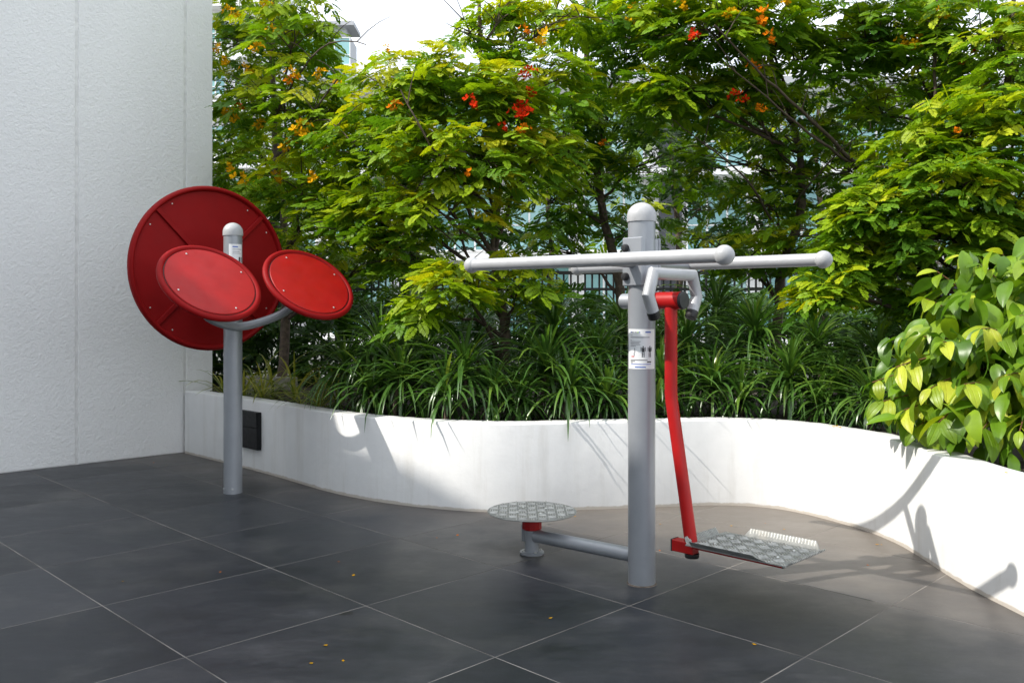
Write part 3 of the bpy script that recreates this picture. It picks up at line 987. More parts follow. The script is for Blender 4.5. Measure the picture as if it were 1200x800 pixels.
def frond(r, pairs, L_, pl_, pw_, n=7):
    V, Fc = [], []
    def put(pv, pf, x, ang, s, droop, roll):
        o = sum(len(a) for a in V)
        ca, sa = math.cos(ang), math.sin(ang) * s
        q_ = pv.copy()
        cr, sr = math.cos(roll), math.sin(roll)
        q_ = np.stack([q_[:, 0], q_[:, 1] * cr - q_[:, 2] * sr, q_[:, 1] * sr + q_[:, 2] * cr], 1)
        z_ = q_[:, 2] - droop * q_[:, 0] ** 2 / max(pl_, .01)
        o3 = np.stack([x + ca * q_[:, 0] - sa * q_[:, 1], sa * q_[:, 0] + ca * q_[:, 1], z_ - .55 * x * x / L_ * .6], 1)
        V.append(o3)
        Fc.extend([[i_ + o for i_ in f_] for f_ in pf])
    for i_ in range(pairs):
        t = (i_ + .5) / pairs
        for s in (-1, 1):
            pv, pf = pinna(pl_ * (1 - .25 * t) * r.uniform(.85, 1.1), pw_ * r.uniform(.9, 1.1), n, r)
            put(pv, pf, L_ * (.22 + .72 * t), R(72 - 26 * t + r.uniform(-9, 9)), s, r.uniform(.15, .5), r.uniform(-.5, .5))
    pv, pf = pinna(pl_ * .9, pw_, n, r)
    put(pv, pf, L_, r.uniform(-.15, .15), 1, .3, r.uniform(-.3, .3))
    o = sum(len(a) for a in V)
    xs = [0, L_ * .5, L_]
    rv = []
    for x in xs:
        rv += [(x, -.003, -.33 * x * x / L_), (x, .003, -.33 * x * x / L_)]
    V.append(np.array(rv))
    Fc += [[o, o + 2, o + 3, o + 1], [o + 2, o + 4, o + 5, o + 3]]
    tl = np.array([i_ for f_ in Fc for i_ in f_]); tc = np.array([len(f_) for f_ in Fc])
    return np.concatenate(V), tl, tc

rr = random.Random(5)
FR = [frond(rr, rr.choice((2, 3, 3)), .185, .136, .068, 7) for _ in range(9)]
FR_FAR = [frond(rr, 3, .26, .18, .09, 5) for _ in range(3)]

def basis(d, roll):
    d = Vector(d).normalized()
    side = UP.cross(d)
    side = side.normalized() if side.length > 1e-4 else Vector((1, 0, 0))
    up = d.cross(side)
    s2 = side * math.cos(roll) + up * math.sin(roll)
    u2 = d.cross(s2)
    return np.array([[d.x, s2.x, u2.x], [d.y, s2.y, u2.y], [d.z, s2.z, u2.z]])

bl = MB()
for k_ in range(7):
    a = 2.4 * k_
    d_ = Vector((math.cos(a) * .7, math.sin(a) * .7, .35 + .12 * (k_ % 3))).normalized()
    s_ = d_.cross(UP).normalized(); n_ = s_.cross(d_)
    o_ = Vector((random.uniform(-.03, .03), random.uniform(-.03, .03), random.uniform(-.02, .05)))
    for j in range(4):
        b_a = j * math.pi / 2 + k_
        e_ = (s_ * math.cos(b_a) + n_ * math.sin(b_a)) + d_ * .5
        e_.normalize(); f_ = e_.cross(d_).normalized()
        p_ = o_ + d_ * .02
        bl.add([p_, p_ + e_ * .020 + f_ * .012, p_ + e_ * .032, p_ + e_ * .020 - f_ * .012], [(0, 1, 2, 3)])
tmp_parent = None
def blossom_mesh(name, m_):
    o_ = bl.build(name, m_, smooth=0)
    me_ = o_.data
    bpy.data.objects.remove(o_)
    return me_
BLOSSOM = {'y': blossom_mesh('blossom', M['petal_y']), 'r': blossom_mesh('blossom', M['petal_r']), 'o': blossom_mesh('blossom', M['petal_o'])}

def tree(base, label, trunk_pts, trunk_r, clusters, group, dens=1.0, mat_=None, templates=None, tint0=.35, flowers=(), fscale=1.0, seed=1, name='flowering_tree', extra=()):
    """base: point in the bed; trunk_pts: (px, py, Y) up the trunk; clusters: (px, py, Y, horizontal radius, vertical radius, count)."""
    r = random.Random(seed)
    t = thing(name, base, label, 'tree', group)
    pts = [Vector(base)] + [at(*p) for p in trunk_pts]
    pts = resample(pts, .18)
    n_ = len(pts)
    rad = [trunk_r * (1 - .72 * i_ / (n_ - 1)) * r.uniform(.94, 1.06) for i_ in range(n_)]
    rad[0] *= 1.35
    pts = [p + Vector((r.uniform(-1, 1), r.uniform(-1, 1), 0)) * (.010 if 0 < i_ < n_ - 1 else 0) for i_, p in enumerate(pts)]
    q_ = MB(); q_.tube(pts, rad, 10)
    q_.build('trunk', M['bark'], t, smooth=60)
    lv = Leaves()
    tw_ = MB()
    templates = templates or FR
    for (px_, py_, Y_, rx, rz, cnt) in clusters:
        c_ = at(px_, py_, Y_)
        # limb from the trunk: leaves it below the cluster
        cand = [i_ for i_ in range(n_) if pts[i_].z < c_.z - .12 * (c_ - Vector((pts[i_].x, pts[i_].y, c_.z))).length]
        i0 = max(cand[-1] if cand else 1, min(2, n_ - 1))
        i0 = max(1, i0 - r.randint(0, 2))
        s_ = pts[i0]
        mid = s_.lerp(c_, .5) + Vector((r.uniform(-.1, .1), r.uniform(-.1, .1), r.uniform(-.02, .16)))
        lb = bez(s_, mid, c_, 8)
        lb = [p + Vector((r.uniform(-1, 1), r.uniform(-1, 1), r.uniform(-1, 1))) * .016 if 0 < k2 < 8 else p for k2, p in enumerate(lb)]
        r0 = min(rad[i0] * .62, .010 + .010 * (c_ - s_).length)
        q_ = MB(); q_.tube(lb, [r0 * (1 - .68 * k2 / 8) for k2 in range(9)], 7)
        q_.build('limb', M['twig'], t, smooth=60)
        nt_ = 9
        tips = []
        for k2 in range(nt_):
            a = r.uniform(0, 2 * math.pi); e = r.uniform(-.5, .8)
            tip = c_ + Vector((math.cos(a) * math.cos(e) * rx, math.sin(a) * math.cos(e) * rx, math.sin(e) * rz)) * r.uniform(.65, .95)
            st_ = lb[r.choice((5, 6, 7, 8))]
            m2 = st_.lerp(tip, .5) + Vector((0, 0, r.uniform(0, .1)))
            tw_.tube(bez(st_, m2, tip, 3), [.0065, .005, .004, .0025], 4, caps=False)
        for k2 in range(int(cnt * dens * (1.75 if templates is FR else 1.0))):
            a = r.uniform(0, 2 * math.pi); e = math.asin(r.uniform(-.75, 1))
            rd = r.uniform(.25, 1) ** .6
            dr = Vector((math.cos(a) * math.cos(e), math.sin(a) * math.cos(e), math.sin(e)))
            p_ = c_ + Vector((dr.x * rx, dr.y * rx, dr.z * rz)) * rd
            hd = Vector((dr.x, dr.y, 0)) + Vector((r.uniform(-.6, .6), r.uniform(-.6, .6), 0))
            hd.z = r.uniform(-.45, .30) * max(.3, hd.length)
            B_ = basis(hd, r.uniform(-.45, .45))
            sc_ = (r.uniform(.80, 1.18) if r.random() < .7 else r.uniform(.45, .8)) * fscale
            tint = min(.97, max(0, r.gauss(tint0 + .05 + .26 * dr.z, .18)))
            if r.random() < .02:
                tint = r.uniform(.93, 1)
            tv, tl, tc = r.choice(templates)
            hd.normalize()
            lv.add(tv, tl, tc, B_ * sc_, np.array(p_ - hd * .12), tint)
    for (r0_, pl_) in extra:
        ep = resample([at(*p) for p in pl_], .12)
        ep = [p + Vector((r.uniform(-1, 1), r.uniform(-1, 1), r.uniform(-1, 1))) * .008 for p in ep]
        q_ = MB(); q_.tube(ep, [r0_ * (1 - .7 * i_ / (len(ep) - 1)) for i_ in range(len(ep))], 7)
        q_.build('limb', M['twig'], t, smooth=60)
        for p in ep[2::2]:
            tp_ = p + Vector((r.uniform(-.3, .3), r.uniform(-.2, .2), r.uniform(.02, .28)))
            tw_.tube(bez(p, p.lerp(tp_, .5) + Vector((0, 0, .05)), tp_, 3), [.005, .004, .003, .002], 4, caps=False)
    tag(tw_.build('twigs', M['twig'], t, smooth=0), kind='stuff')
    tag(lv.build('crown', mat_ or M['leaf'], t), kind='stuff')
    for (kind_, px_, py_, Y_, sc_) in flowers:
        p_ = at(px_, py_, Y_)
        o_ = inst('blossom', BLOSSOM[kind_], t, p_ - t.location, Vector((r.uniform(-.4, .4), r.uniform(-.4, .4), 1)).to_track_quat('Z', 'Y'), (sc_ * (1.0 if kind_ == 'y' else .9),) * 3)
    return t

def bedp(px_, Y_):
    return Vector(((px_ - 600) / F * Y_, Y_, .52))

GT = 'flowering trees in the planting bed'
tree(bedp(330, 8.3), 'leafy tree with yellow blossoms growing against the tall white wall', [(335, 300, 8.2), (322, 160, 8.0), (318, 30, 7.9), (322, -60, 7.9)], .05,
     [(300, 25, 8.9, .46, .42, 42), (345, 35, 7.4, .48, .36, 44), (290, 110, 8.9, .46, .50, 38), (330, 110, 7.4, .50, .38, 44), (375, 140, 7.2, .42, .34, 38), (305, 190, 8.6, .45, .42, 40), (270, 155, 9.2, .42, .5, 36), (270, 55, 9.2, .42, .5, 36), (268, 240, 9.2, .42, .45, 32),
      (355, 215, 7.3, .5, .4, 44), (400, 230, 7.2, .45, .4, 38), (300, 270, 8.5, .5, .5, 34), (370, 300, 7.9, .55, .45, 34), (430, 320, 7.8, .5, .4, 30), (330, -40, 7.6, .6, .4, 36)], GT, 1.0, tint0=.52, seed=3,
     extra=[(.013, [(318, 150, 7.8), (345, 95, 7.2), (385, 50, 6.9), (430, 52, 6.7)]), (.013, [(322, 200, 7.9), (370, 130, 7.0), (405, 85, 6.6), (445, 98, 6.5), (470, 108, 6.4)][::1]), (.010, [(325, 190, 7.9), (375, 140, 6.8), (420, 175, 6.4), (440, 190, 6.3)])], flowers=[('y', 272, 18, 7.1, 1), ('y', 300, 60, 6.9, .9), ('y', 352, 155, 6.7, 1.3), ('y', 358, 162, 6.7, 1), ('y', 270, 140, 7.3, 1.2), ('y', 345, 90, 6.9, 1), ('y', 285, 218, 7.2, 1.5), ('y', 296, 222, 7.2, 1),
              ('y', 327, 212, 7.1, 1.1), ('y', 364, 212, 6.8, 1.1), ('o', 340, 97, 6.9, .9), ('r', 282, 127, 7.3, .7), ('y', 393, 100, 6.8, .8), ('y', 310, 8, 7, .8), ('y', 255, 60, 7.4, .8), ('y', 375, 90, 6.9, .9), ('y', 262, 75, 7.5, 1), ('y', 305, 150, 7.4, 1), ('y', 337, 175, 6.9, 1.1), ('y', 268, 200, 7.6, 1), ('y', 322, 40, 7, .9), ('y', 385, 175, 6.7, 1), ('y', 290, 85, 7.2, .9)])
tree(bedp(592, 6.75), 'tree with slim bare lower trunk and red blossoms beside the strappy plants', [(590, 370, 6.75), (578, 300, 6.75), (584, 220, 6.75), (578, 150, 6.75), (563, 60, 6.75), (560, -30, 6.75)], .046,
     [(475, 105, 6.6, .42, .30, 40), (530, 95, 6.4, .42, .28, 42), (590, 120, 6.4, .42, .30, 40), (640, 95, 6.6, .40, .32, 36), (440, 165, 6.7, .45, .34, 42), (505, 170, 6.3, .46, .32, 44), (570, 190, 6.2, .46, .32, 44),
      (630, 180, 6.5, .42, .34, 36), (455, 240, 6.7, .48, .36, 42), (530, 245, 6.4, .46, .32, 38), (470, 300, 6.9, .40, .28, 26), (535, 335, 6.0, .30, .20, 28), (505, 365, 6.2, .26, .18, 18), (610, 330, 6.4, .32, .26, 26), (650, 20, 6.9, .42, .24, 22), (410, 260, 6.9, .4, .34, 30), (588, 12, 6.7, .26, .16, 9), (548, 40, 6.7, .22, .14, 7), (600, 55, 6.7, .26, .16, 10)],
     GT, 1.0, tint0=.58, seed=8,
     extra=[(.014, [(580, 250, 6.7), (545, 215, 6.3), (505, 170, 5.9), (470, 105, 5.9)]), (.014, [(578, 300, 6.7), (540, 268, 6.4), (505, 240, 6.3), (470, 215, 6.3)]), (.008, [(563, 70, 6.75), (545, 25, 6.7), (515, -5, 6.6)]), (.008, [(563, 60, 6.75), (590, 20, 6.7), (640, -5, 6.6)]), (.008, [(566, 90, 6.75), (620, 40, 6.6), (680, 20, 6.5), (720, 28, 6.5)]), (.012, [(590, 375, 6.75), (560, 345, 6.6), (535, 330, 6.4)])], flowers=[('r', 556, 124, 5.95, 1.2), ('r', 612, 134, 6.0, 1.6), ('r', 618, 90, 6.1, 1.1), ('r', 608, 137, 6.0, 1.1), ('r', 622, 112, 6.1, .9), ('o', 612, 155, 6.0, .9), ('o', 462, 128, 6.1, .9), ('y', 636, 50, 6.3, 1.2), ('o', 617, 38, 6.3, .8), ('o', 549, 205, 5.8, .6),
              ('y', 455, 60, 6.3, .6), ('r', 592, 152, 6.0, .8)])
tree(bedp(735, 8.2), 'shaded tree with dark trunk growing directly behind the grey post', [(725, 330, 8.2), (705, 240, 8.2), (690, 120, 8.2), (688, 0, 8.2), (690, -80, 8.2)], .055,
     [(700, 30, 7.8, .5, .36, 30), (660, 160, 7.9, .5, .4, 36), (715, 130, 7.7, .5, .4, 38), (690, 215, 8.1, .55, .42, 36), (740, 60, 7.4, .46, .34, 36), (770, 185, 8.0, .55, .42, 34), (640, 240, 8.1, .5, .4, 32), (745, 265, 8.4, .5, .36, 20), (650, 290, 8.2, .4, .3, 16), (750, -30, 7.6, .6, .4, 36)],
     GT, 1.0, tint0=.36, seed=14, flowers=[('y', 738, 30, 6.9, .8), ('y', 742, 12, 6.9, .8), ('o', 706, 170, 7.2, .7)])
tree(bedp(905, 7.4), 'spreading tree with long slanting limbs and orange blossoms near the fence', [(915, 330, 7.4), (940, 240, 7.3), (930, 150, 7.3), (900, 60, 7.2), (880, -40, 7.2)], .05,
     [(770, 25, 6.8, .42, .30, 38), (830, 35, 6.5, .45, .30, 42), (890, 25, 6.6, .45, .30, 40), (810, 105, 6.9, .45, .32, 40), (775, 110, 6.7, .35, .25, 28), (870, 110, 7.0, .48, .34, 40), (940, 70, 6.9, .48, .34, 40), (850, 190, 7.6, .55, .4, 34), (930, 160, 7.4, .5, .4, 36), (895, 235, 7.6, .5, .38, 30),
      (880, 300, 7.4, .42, .3, 24), (840, 290, 7.9, .4, .3, 14), (820, -50, 6.8, .7, .4, 50)],
     GT, 1.0, tint0=.46, seed=21, extra=[(.018, [(1000, 190, 6.9), (940, 130, 6.5), (885, 80, 6.2), (838, 30, 6.0)]), (.014, [(1010, 200, 7.0), (960, 165, 6.6), (900, 115, 6.3), (850, 75, 6.1)]), (.012, [(905, 260, 7.3), (870, 205, 6.9), (800, 150, 6.7)]), (.010, [(930, 240, 7.2), (980, 180, 6.8), (1020, 150, 6.6)])], flowers=[('r', 810, 45, 6.1, 1.1), ('r', 866, 118, 6.4, 1.2), ('o', 895, 25, 6.1, 1.3), ('o', 905, 48, 6.2, 1.1), ('o', 886, 80, 6.3, .9), ('y', 800, 10, 6.3, .9), ('y', 855, 20, 6.1, .8), ('y', 920, 3, 6.2, 1), ('o', 892, 130, 6.4, .8)])
tree(bedp(1075, 7.2), 'dark stemmed tree with a straight upright pole-like trunk among leaves', [(1085, 300, 7.2), (1092, 200, 7.0), (1095, 90, 6.9), (1100, -40, 6.9)], .036,
     [(1000, 40, 6.8, .5, .34, 44), (1060, 30, 6.7, .48, .3, 40), (1010, 130, 7.2, .5, .36, 36), (1070, 110, 7.3, .48, .34, 26), (980, 200, 7.3, .5, .36, 34), (1120, 40, 6.5, .46, .34, 40), (1040, 210, 7.3, .48, .36, 30), (960, 280, 6.9, .42, .30, 32), (1000, 330, 6.8, .4, .3, 24), (1050, -50, 6.7, .8, .4, 50)],
     GT, 1.0, tint0=.40, seed=33, extra=[(.016, [(1092, 170, 6.4), (1096, 80, 6.3), (1099, -20, 6.3)]), (.010, [(1096, 60, 6.4), (1150, 40, 6.1), (1195, 10, 6.0)])], flowers=[('y', 1075, 55, 6.4, 1.2), ('y', 1060, 52, 6.4, .9), ('y', 1105, 20, 6.2, .9), ('r', 1142, 62, 6.3, .9), ('o', 1125, 75, 6.2, .8)])
tree(bedp(1185, 6.3), 'bright green low-branching tree above the broad-leaved shrub', [(1180, 330, 6.3), (1172, 220, 6.2), (1180, 110, 6.2), (1190, -20, 6.2)], .05,
     [(1170, 60, 6.1, .42, .32, 36), (1130, 150, 5.8, .40, .28, 40), (1185, 150, 5.7, .40, .30, 40), (1075, 190, 5.9, .36, .24, 36), (1130, 215, 5.6, .38, .26, 40), (1190, 235, 5.6, .38, .30, 40), (1050, 250, 5.8, .36, .24, 34), (1105, 275, 5.7, .38, .26, 38), (1165, 300, 5.9, .40, .28, 34),
      (1010, 250, 5.9, .30, .20, 26), (990, 300, 5.9, .26, .18, 22), (960, 345, 5.8, .20, .16, 18), (1040, 310, 6.0, .34, .24, 28), (1080, 340, 6.2, .34, .24, 22), (1215, 90, 5.9, .5, .4, 40), (1220, 290, 5.8, .4, .4, 34)],
     GT, 1.0, tint0=.46, seed=41, flowers=[('o', 1122, 155, 5.4, .5)])

GB = 'background trees beyond the fence'
for k_, (px_, Y_, cl) in enumerate([
        (470, 12.5, [(430, 300, 12.2, .9, .6, 34), (480, 230, 12.5, 1.0, .7, 40), (520, 160, 12.8, 1.0, .7, 40), (540, 270, 12.6, .6, .5, 18), (400, 200, 12.6, 1.0, .8, 40)]),
        (330, 11.8, [(290, 320, 11.6, .9, .7, 46), (350, 250, 11.8, 1.0, .8, 50), (390, 340, 11.5, .7, .6, 40), (270, 220, 11.8, .9, .8, 44), (330, 380, 11.3, .9, .5, 40)]),
        (790, 12.6, [(750, 200, 12.6, 1.0, .8, 44), (830, 240, 12.4, .9, .6, 34), (700, 260, 12.8, .8, .5, 20), (810, 130, 12.7, 1.1, .8, 48), (860, 310, 12.2, .6, .4, 16)]),
        (960, 12.0, [(960, 140, 12.2, 1.1, .8, 46), (1010, 220, 12.0, 1.0, .7, 36), (920, 270, 12.0, .8, .6, 26), (990, 320, 11.8, .7, .5, 24)]),
        (1120, 11.6, [(1080, 120, 11.8, 1.0, .7, 34), (1150, 230, 11.6, 1.0, .8, 44), (1090, 310, 11.4, .8, .6, 34), (1190, 330, 11.3, .9, .7, 44), (1210, 110, 11.8, 1., .8, 40)]),
        (640, 13.2, [(640, 200, 13.2, 1.0, .8, 44), (600, 280, 13.0, .8, .5, 20), (680, 130, 13.4, 1.0, .8, 40)])]):
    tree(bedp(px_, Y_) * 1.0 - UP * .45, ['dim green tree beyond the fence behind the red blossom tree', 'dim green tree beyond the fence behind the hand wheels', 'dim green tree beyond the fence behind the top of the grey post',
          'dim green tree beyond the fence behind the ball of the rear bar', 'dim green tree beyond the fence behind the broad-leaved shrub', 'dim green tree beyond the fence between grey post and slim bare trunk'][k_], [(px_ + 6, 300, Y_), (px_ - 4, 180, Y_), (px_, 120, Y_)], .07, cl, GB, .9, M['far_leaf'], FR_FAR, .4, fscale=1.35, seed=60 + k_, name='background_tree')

# clipped hedge filling the gap below the fence rails
hl = Leaves(); r = random.Random(77)
hedge = thing('hedge', (2, 9.6, .5), 'dense dark hedge along the foot of the picket fence', 'hedge')
for k_ in range(2100):
    x_ = r.uniform(-6.5, 8.5)
    p_ = Vector((x_, r.uniform(8.9, 9.95), r.uniform(.55, 1.42 + .08 * math.sin(x_ * 3))))
    hd = Vector((r.uniform(-1, 1), r.uniform(-1, .3), r.uniform(-.3, .5)))
    tv, tl, tc = r.choice(FR_FAR)
    hl.add(tv, tl, tc, basis(hd, r.uniform(-.8, .8)) * r.uniform(.6, .9), np.array(p_), min(1, max(0, r.gauss(.35, .2))))
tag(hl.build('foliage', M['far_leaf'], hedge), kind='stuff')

# ------------------------------------------------------------------ strappy rosette plants
def strap(r, L_, W_, rise, droop, twist=0, seg=6):
    vs, fs = [], []
    x, z, a = 0.0, 0.0, rise
    for i_ in range(seg + 1):
        t = i_ / seg
        w_ = W_ * (.55 + .45 * min(1, t * 4)) * (1 - max(0, (t - .55) / .45) ** 1.6) * .5 + .0006
        tw = twist * t
        vs += [(x, -w_, z + w_ * .35 + w_ * math.sin(tw)), (x, 0, z - w_ * .1), (x, w_, z + w_ * .35 - w_ * math.sin(tw))]
        x += math.cos(a) * L_ / seg
        z += math.sin(a) * L_ / seg
        a -= droop / seg * (.5 + t)
    for i_ in range(seg):
        for j in range(2):
            o = i_ * 3 + j
            fs.append([o, o + 3, o + 4, o + 1])
    tl = np.array([k2 for f_ in fs for k2 in f_]); tc = np.array([4] * len(fs))
    return np.array(vs), tl, tc

CURVE = np.array([(p.x, p.y) for p in curve]); CNRM = np.array([(n_.x, n_.y) for n_ in cn])
def pierces(v):
    d2 = ((v[:, None, :2] - CURVE[None, ::2]) ** 2).sum(2)
    k2 = d2.argmin(1)
    sd = ((v[:, :2] - CURVE[::2][k2]) * CNRM[::2][k2]).sum(1)
    return bool(((sd > -.015) & (sd < PT + .01) & (v[:, 2] < PH + .004)).any() or ((sd < 0) & (v[:, 2] < .43)).any())

def rosette(lv, r, c_, n_, L_, W_, tint0, lean=(0, 0)):
    for k2 in range(n_):
        t = (k2 + .5) / n_                       # 0 young upright, 1 old hanging
        a = k2 * 2.39996 + r.uniform(-.3, .3)
        rise = R(80 - 102 * t ** .8 + r.uniform(-14, 14))
        tv, tl, tc = strap(r, L_ * r.uniform(.78, 1.12) * (.70 + .42 * min(1, t * 2)), W_ * r.uniform(.8, 1.15), rise, R(52 + 66 * t + r.uniform(-15, 25)), r.uniform(-.5, .5))
        d = Vector((math.cos(a) + lean[0], math.sin(a) + lean[1], 0)).normalized()
        s_ = UP.cross(d)
        B_ = np.array([[d.x, s_.x, 0], [d.y, s_.y, 0], [0, 0, 1]])
        if pierces(tv @ B_.T + np.array(c_) + np.array([0, 0, -.07 * t])):
            tv = tv * np.array([.55, .9, .55])
            if pierces(tv @ B_.T + np.array(c_) + np.array([0, 0, -.07 * t])):
                continue
        lv.add(tv, tl, tc, B_, np.array(c_) + np.array([0, 0, -.07 * t]), min(1, max(0, r.gauss(tint0 + .30 * (1 - t), .14))))

ros = [  # (px, py of the crown's heart, distance, leaf length, count of leaves)
    (405, 425, 6.75, .42, 60), (446, 405, 6.7, .46, 62), (470, 440, 6.3, .42, 60), (432, 452, 6.45, .40, 54), (500, 405, 6.75, .44, 60), (545, 428, 6.1, .44, 66), (522, 455, 6.0, .38, 50), (578, 455, 6.05, .38, 52),
    (650, 385, 6.45, .46, 66), (640, 425, 6.15, .44, 62), (668, 452, 6.0, .40, 56), (612, 462, 6.05, .34, 44), (700, 412, 6.45, .44, 60), (712, 462, 6.05, .38, 54), (730, 380, 6.9, .44, 56), (775, 440, 6.2, .42, 58),
    (805, 395, 6.6, .46, 60), (835, 445, 6.2, .40, 58), (885, 385, 6.6, .46, 66), (925, 436, 6.15, .44, 68), (868, 462, 6.1, .36, 48), (955, 400, 6.5, .46, 58), (985, 455, 6.0, .42, 60), (1030, 420, 6.1, .44, 58), (1022, 462, 5.6, .40, 56),
    (960, 470, 5.95, .36, 44), (480, 365, 7.3, .46, 52), (560, 380, 7.2, .44, 50), (1075, 455, 5.35, .40, 50), (1080, 410, 6.0, .44, 52), (840, 360, 7.3, .46, 50), (770, 475, 6.05, .34, 44)]
GP = 'strappy rosette plants behind the planter wall'
r = random.Random(19)
plant_labels = ['strappy plant next to the pale lilies, its leaf tips drooping over the wall', 'dark strappy plant in the second row behind the drooping one by the lilies', 'strappy plant at the wall between the drooping one and the full rosette',
    'low strappy plant squeezed against the wall right of the pale lilies', 'second-row strappy plant behind and left of the full front rosette', 'full bright strappy rosette at the wall, left of the slim bare trunk', 'small low strappy tuft at the foot of the full rosette, lilies side',
    'small low strappy tuft at the wall in front of the slim bare trunk', 'tallest strappy plant with upright pale young leaves, right of the slim bare trunk', 'arching strappy rosette just below the tallest one', 'low strappy rosette at the wall under the tallest strappy plant',
    'shortest strappy tuft between the slim bare trunk and the tallest rosette', 'second-row strappy plant left of the grey post', 'front strappy plant with a leaf hanging over the wall beside the grey post', 'rear strappy plant mostly hidden by the grey post',
    'front strappy plant between the grey post and the red leg', 'second-row strappy plant behind the red leg', 'front strappy plant just right of the red leg', 'big dark strappy rosette in the second row right of the red leg', 'dark glossy strappy rosette fanning evenly over the wall top',
    'low strappy tuft at the wall left of the evenly fanned rosette', 'second-row strappy plant under the hanging bright leaf spray', 'front strappy rosette between the fanned rosette and the broad-leaved shrub', 'second-row strappy plant left of the broad-leaved shrub', 'front strappy plant partly behind the broad-leaved shrub leaf tips',
    'low strappy tuft right of the evenly fanned rosette', 'back-row strappy plant below the fence, behind the wheel with yellow blossoms near', 'back-row strappy plant in the shade left of the slim bare trunk', 'strappy plant under the broad-leaved shrub', 'second-row strappy plant covered by the broad-leaved shrub', 'back-row strappy plant below the fence behind the red leg', 'shortest strappy tuft at the wall beside the red leg']
plant_labels[26] = 'back-row strappy plant below the fence, behind the dark plants near the lilies'
for k_, (px_, py_, Y_, L_, n_) in enumerate(ros):
    heart = at(px_, py_, Y_)
    base = Vector((heart.x + r.uniform(-.08, .08), heart.y + .05, .50))
    lab = plant_labels[k_]
    t = thing('strappy_plant', base, lab, 'plant', GP)
    q = MB(); q.tube(bez(base, base.lerp(heart, .5) + Vector((r.uniform(-.04, .04), 0, 0)), heart, 4), [.016, .015, .014, .013, .010], 7)
    q.build('stem', M['bark'], t, smooth=60)
    lv = Leaves()
    rosette(lv, r, heart, int(n_ * 1.65), L_ * 1.16, .0195, .36, (0, -.10))
    if heart.z > .95:
        rosette(lv, r, heart - UP * .20, int(n_ * .95), L_ * 1.08, .0190, .26, (0, -.2))
    tag(lv.build('leaf_rosette', M['strap'], t), kind='stuff')

# thin yellowish lilies in the shaded corner
GL = 'pale thin-leaved lilies in the shaded corner of the bed'
for k_, (px_, Y_, n_, L_) in enumerate([(262, 7.9, 22, .42), (285, 7.6, 24, .42), (308, 7.4, 26, .40), (330, 7.05, 28, .42), (352, 6.85, 28, .40), (375, 6.7, 30, .40), (345, 7.4, 24, .5), (300, 7.9, 22, .5), (395, 6.95, 26, .45), (320, 7.8, 20, .6)]):
    base = Vector(((px_ - 600) / F * Y_, Y_, .53))
    t = thing('thin_leaved_lily', base, 'pale thin-leaved lily clump in the shaded corner of the bed', 'plant', GL)
    lv = Leaves()
    rosette(lv, r, base + UP * .04, n_, L_ * 1.15, .016, .5)
    rosette(lv, r, base + UP * .01, n_, L_ * .6, .013, .3)
    tag(lv.build('leaf_tuft', M['grassleaf'], t), kind='stuff')

q = MB(); kp = at(318, 440, 8.3)
q.box((kp.x, kp.y, .58), Vector((.9, -.42, 0)).normalized(), Vector((.42, .9, 0)).normalized(), UP, .26, .07, .09, .01)
tag(q.build('concrete_kerb', M['concrete'], origin=(kp.x, kp.y, .5), smooth=0), 'short weathered concrete kerb half hidden among the lilies', 'kerb')

# ------------------------------------------------------------------ broad-leaved shrub at the right
def leaf_mesh(name, L_, W_, curl, fold, seed):
    r_ = random.Random(seed)
    n_ = 8
    vs, fs = [], []
    x, z, a = 0.0, 0.0, 0.25
    for i_ in range(n_ + 1):
        t = i_ / n_
        w_ = W_ * .5 * (math.sin(math.pi * min(1, t ** .85 * .985 + .012)) ** .8) + .0008
        for j in (-1, -.5, 0, .5, 1):
            vs.append((x, w_ * j, z + fold * abs(j) * w_ - .12 * w_ * (abs(j) == 1) + .035 * w_ * math.sin(t * 14 + j * 3)))
        x += math.cos(a) * L_ / n_; z += math.sin(a) * L_ / n_
        a -= curl / n_
    for i_ in range(n_):
        for j in range(4):
            o = i_ * 5 + j
            fs.append((o, o + 5, o + 6, o + 1))
    me = bpy.data.meshes.new(name)
    me.from_pydata(vs, [], fs)
    me.materials.append(M['bigleaf'])
    me.shade_smooth()
    return me
BL = [leaf_mesh('leaf', .165, .074, .9, .30, 1), leaf_mesh('leaf', .150, .070, 1.3, .18, 2), leaf_mesh('leaf', .175, .070, .7, .40, 3), leaf_mesh('leaf', .120, .052, .8, .35, 4)]
shb = Vector((2.95, 4.85, .52))
shrub = thing('broad_leaved_shrub', shb, 'yellow-green broad-leaved shrub spilling over the right end of the planter wall', 'shrub')
r = random.Random(23)
branch_tips = [(1022, 448, 4.75), (1035, 470, 4.7), (1062, 395, 4.75), (1050, 430, 4.6), (1085, 350, 4.85), (1098, 318, 4.9), (1120, 345, 4.7), (1150, 310, 4.75), (1175, 298, 4.8), (1205, 310, 4.6), (1105, 400, 4.45), (1150, 385, 4.35), (1195, 370, 4.3),
               (1090, 455, 4.45), (1130, 450, 4.25), (1180, 440, 4.15), (1220, 420, 4.1), (1100, 495, 4.4), (1150, 505, 4.2), (1195, 505, 4.05), (1225, 480, 4.0), (1075, 500, 4.6), (1130, 300, 5.0), (1225, 360, 4.3), (1060, 480, 4.6), (1160, 470, 4.3)]
n_leaf = 0
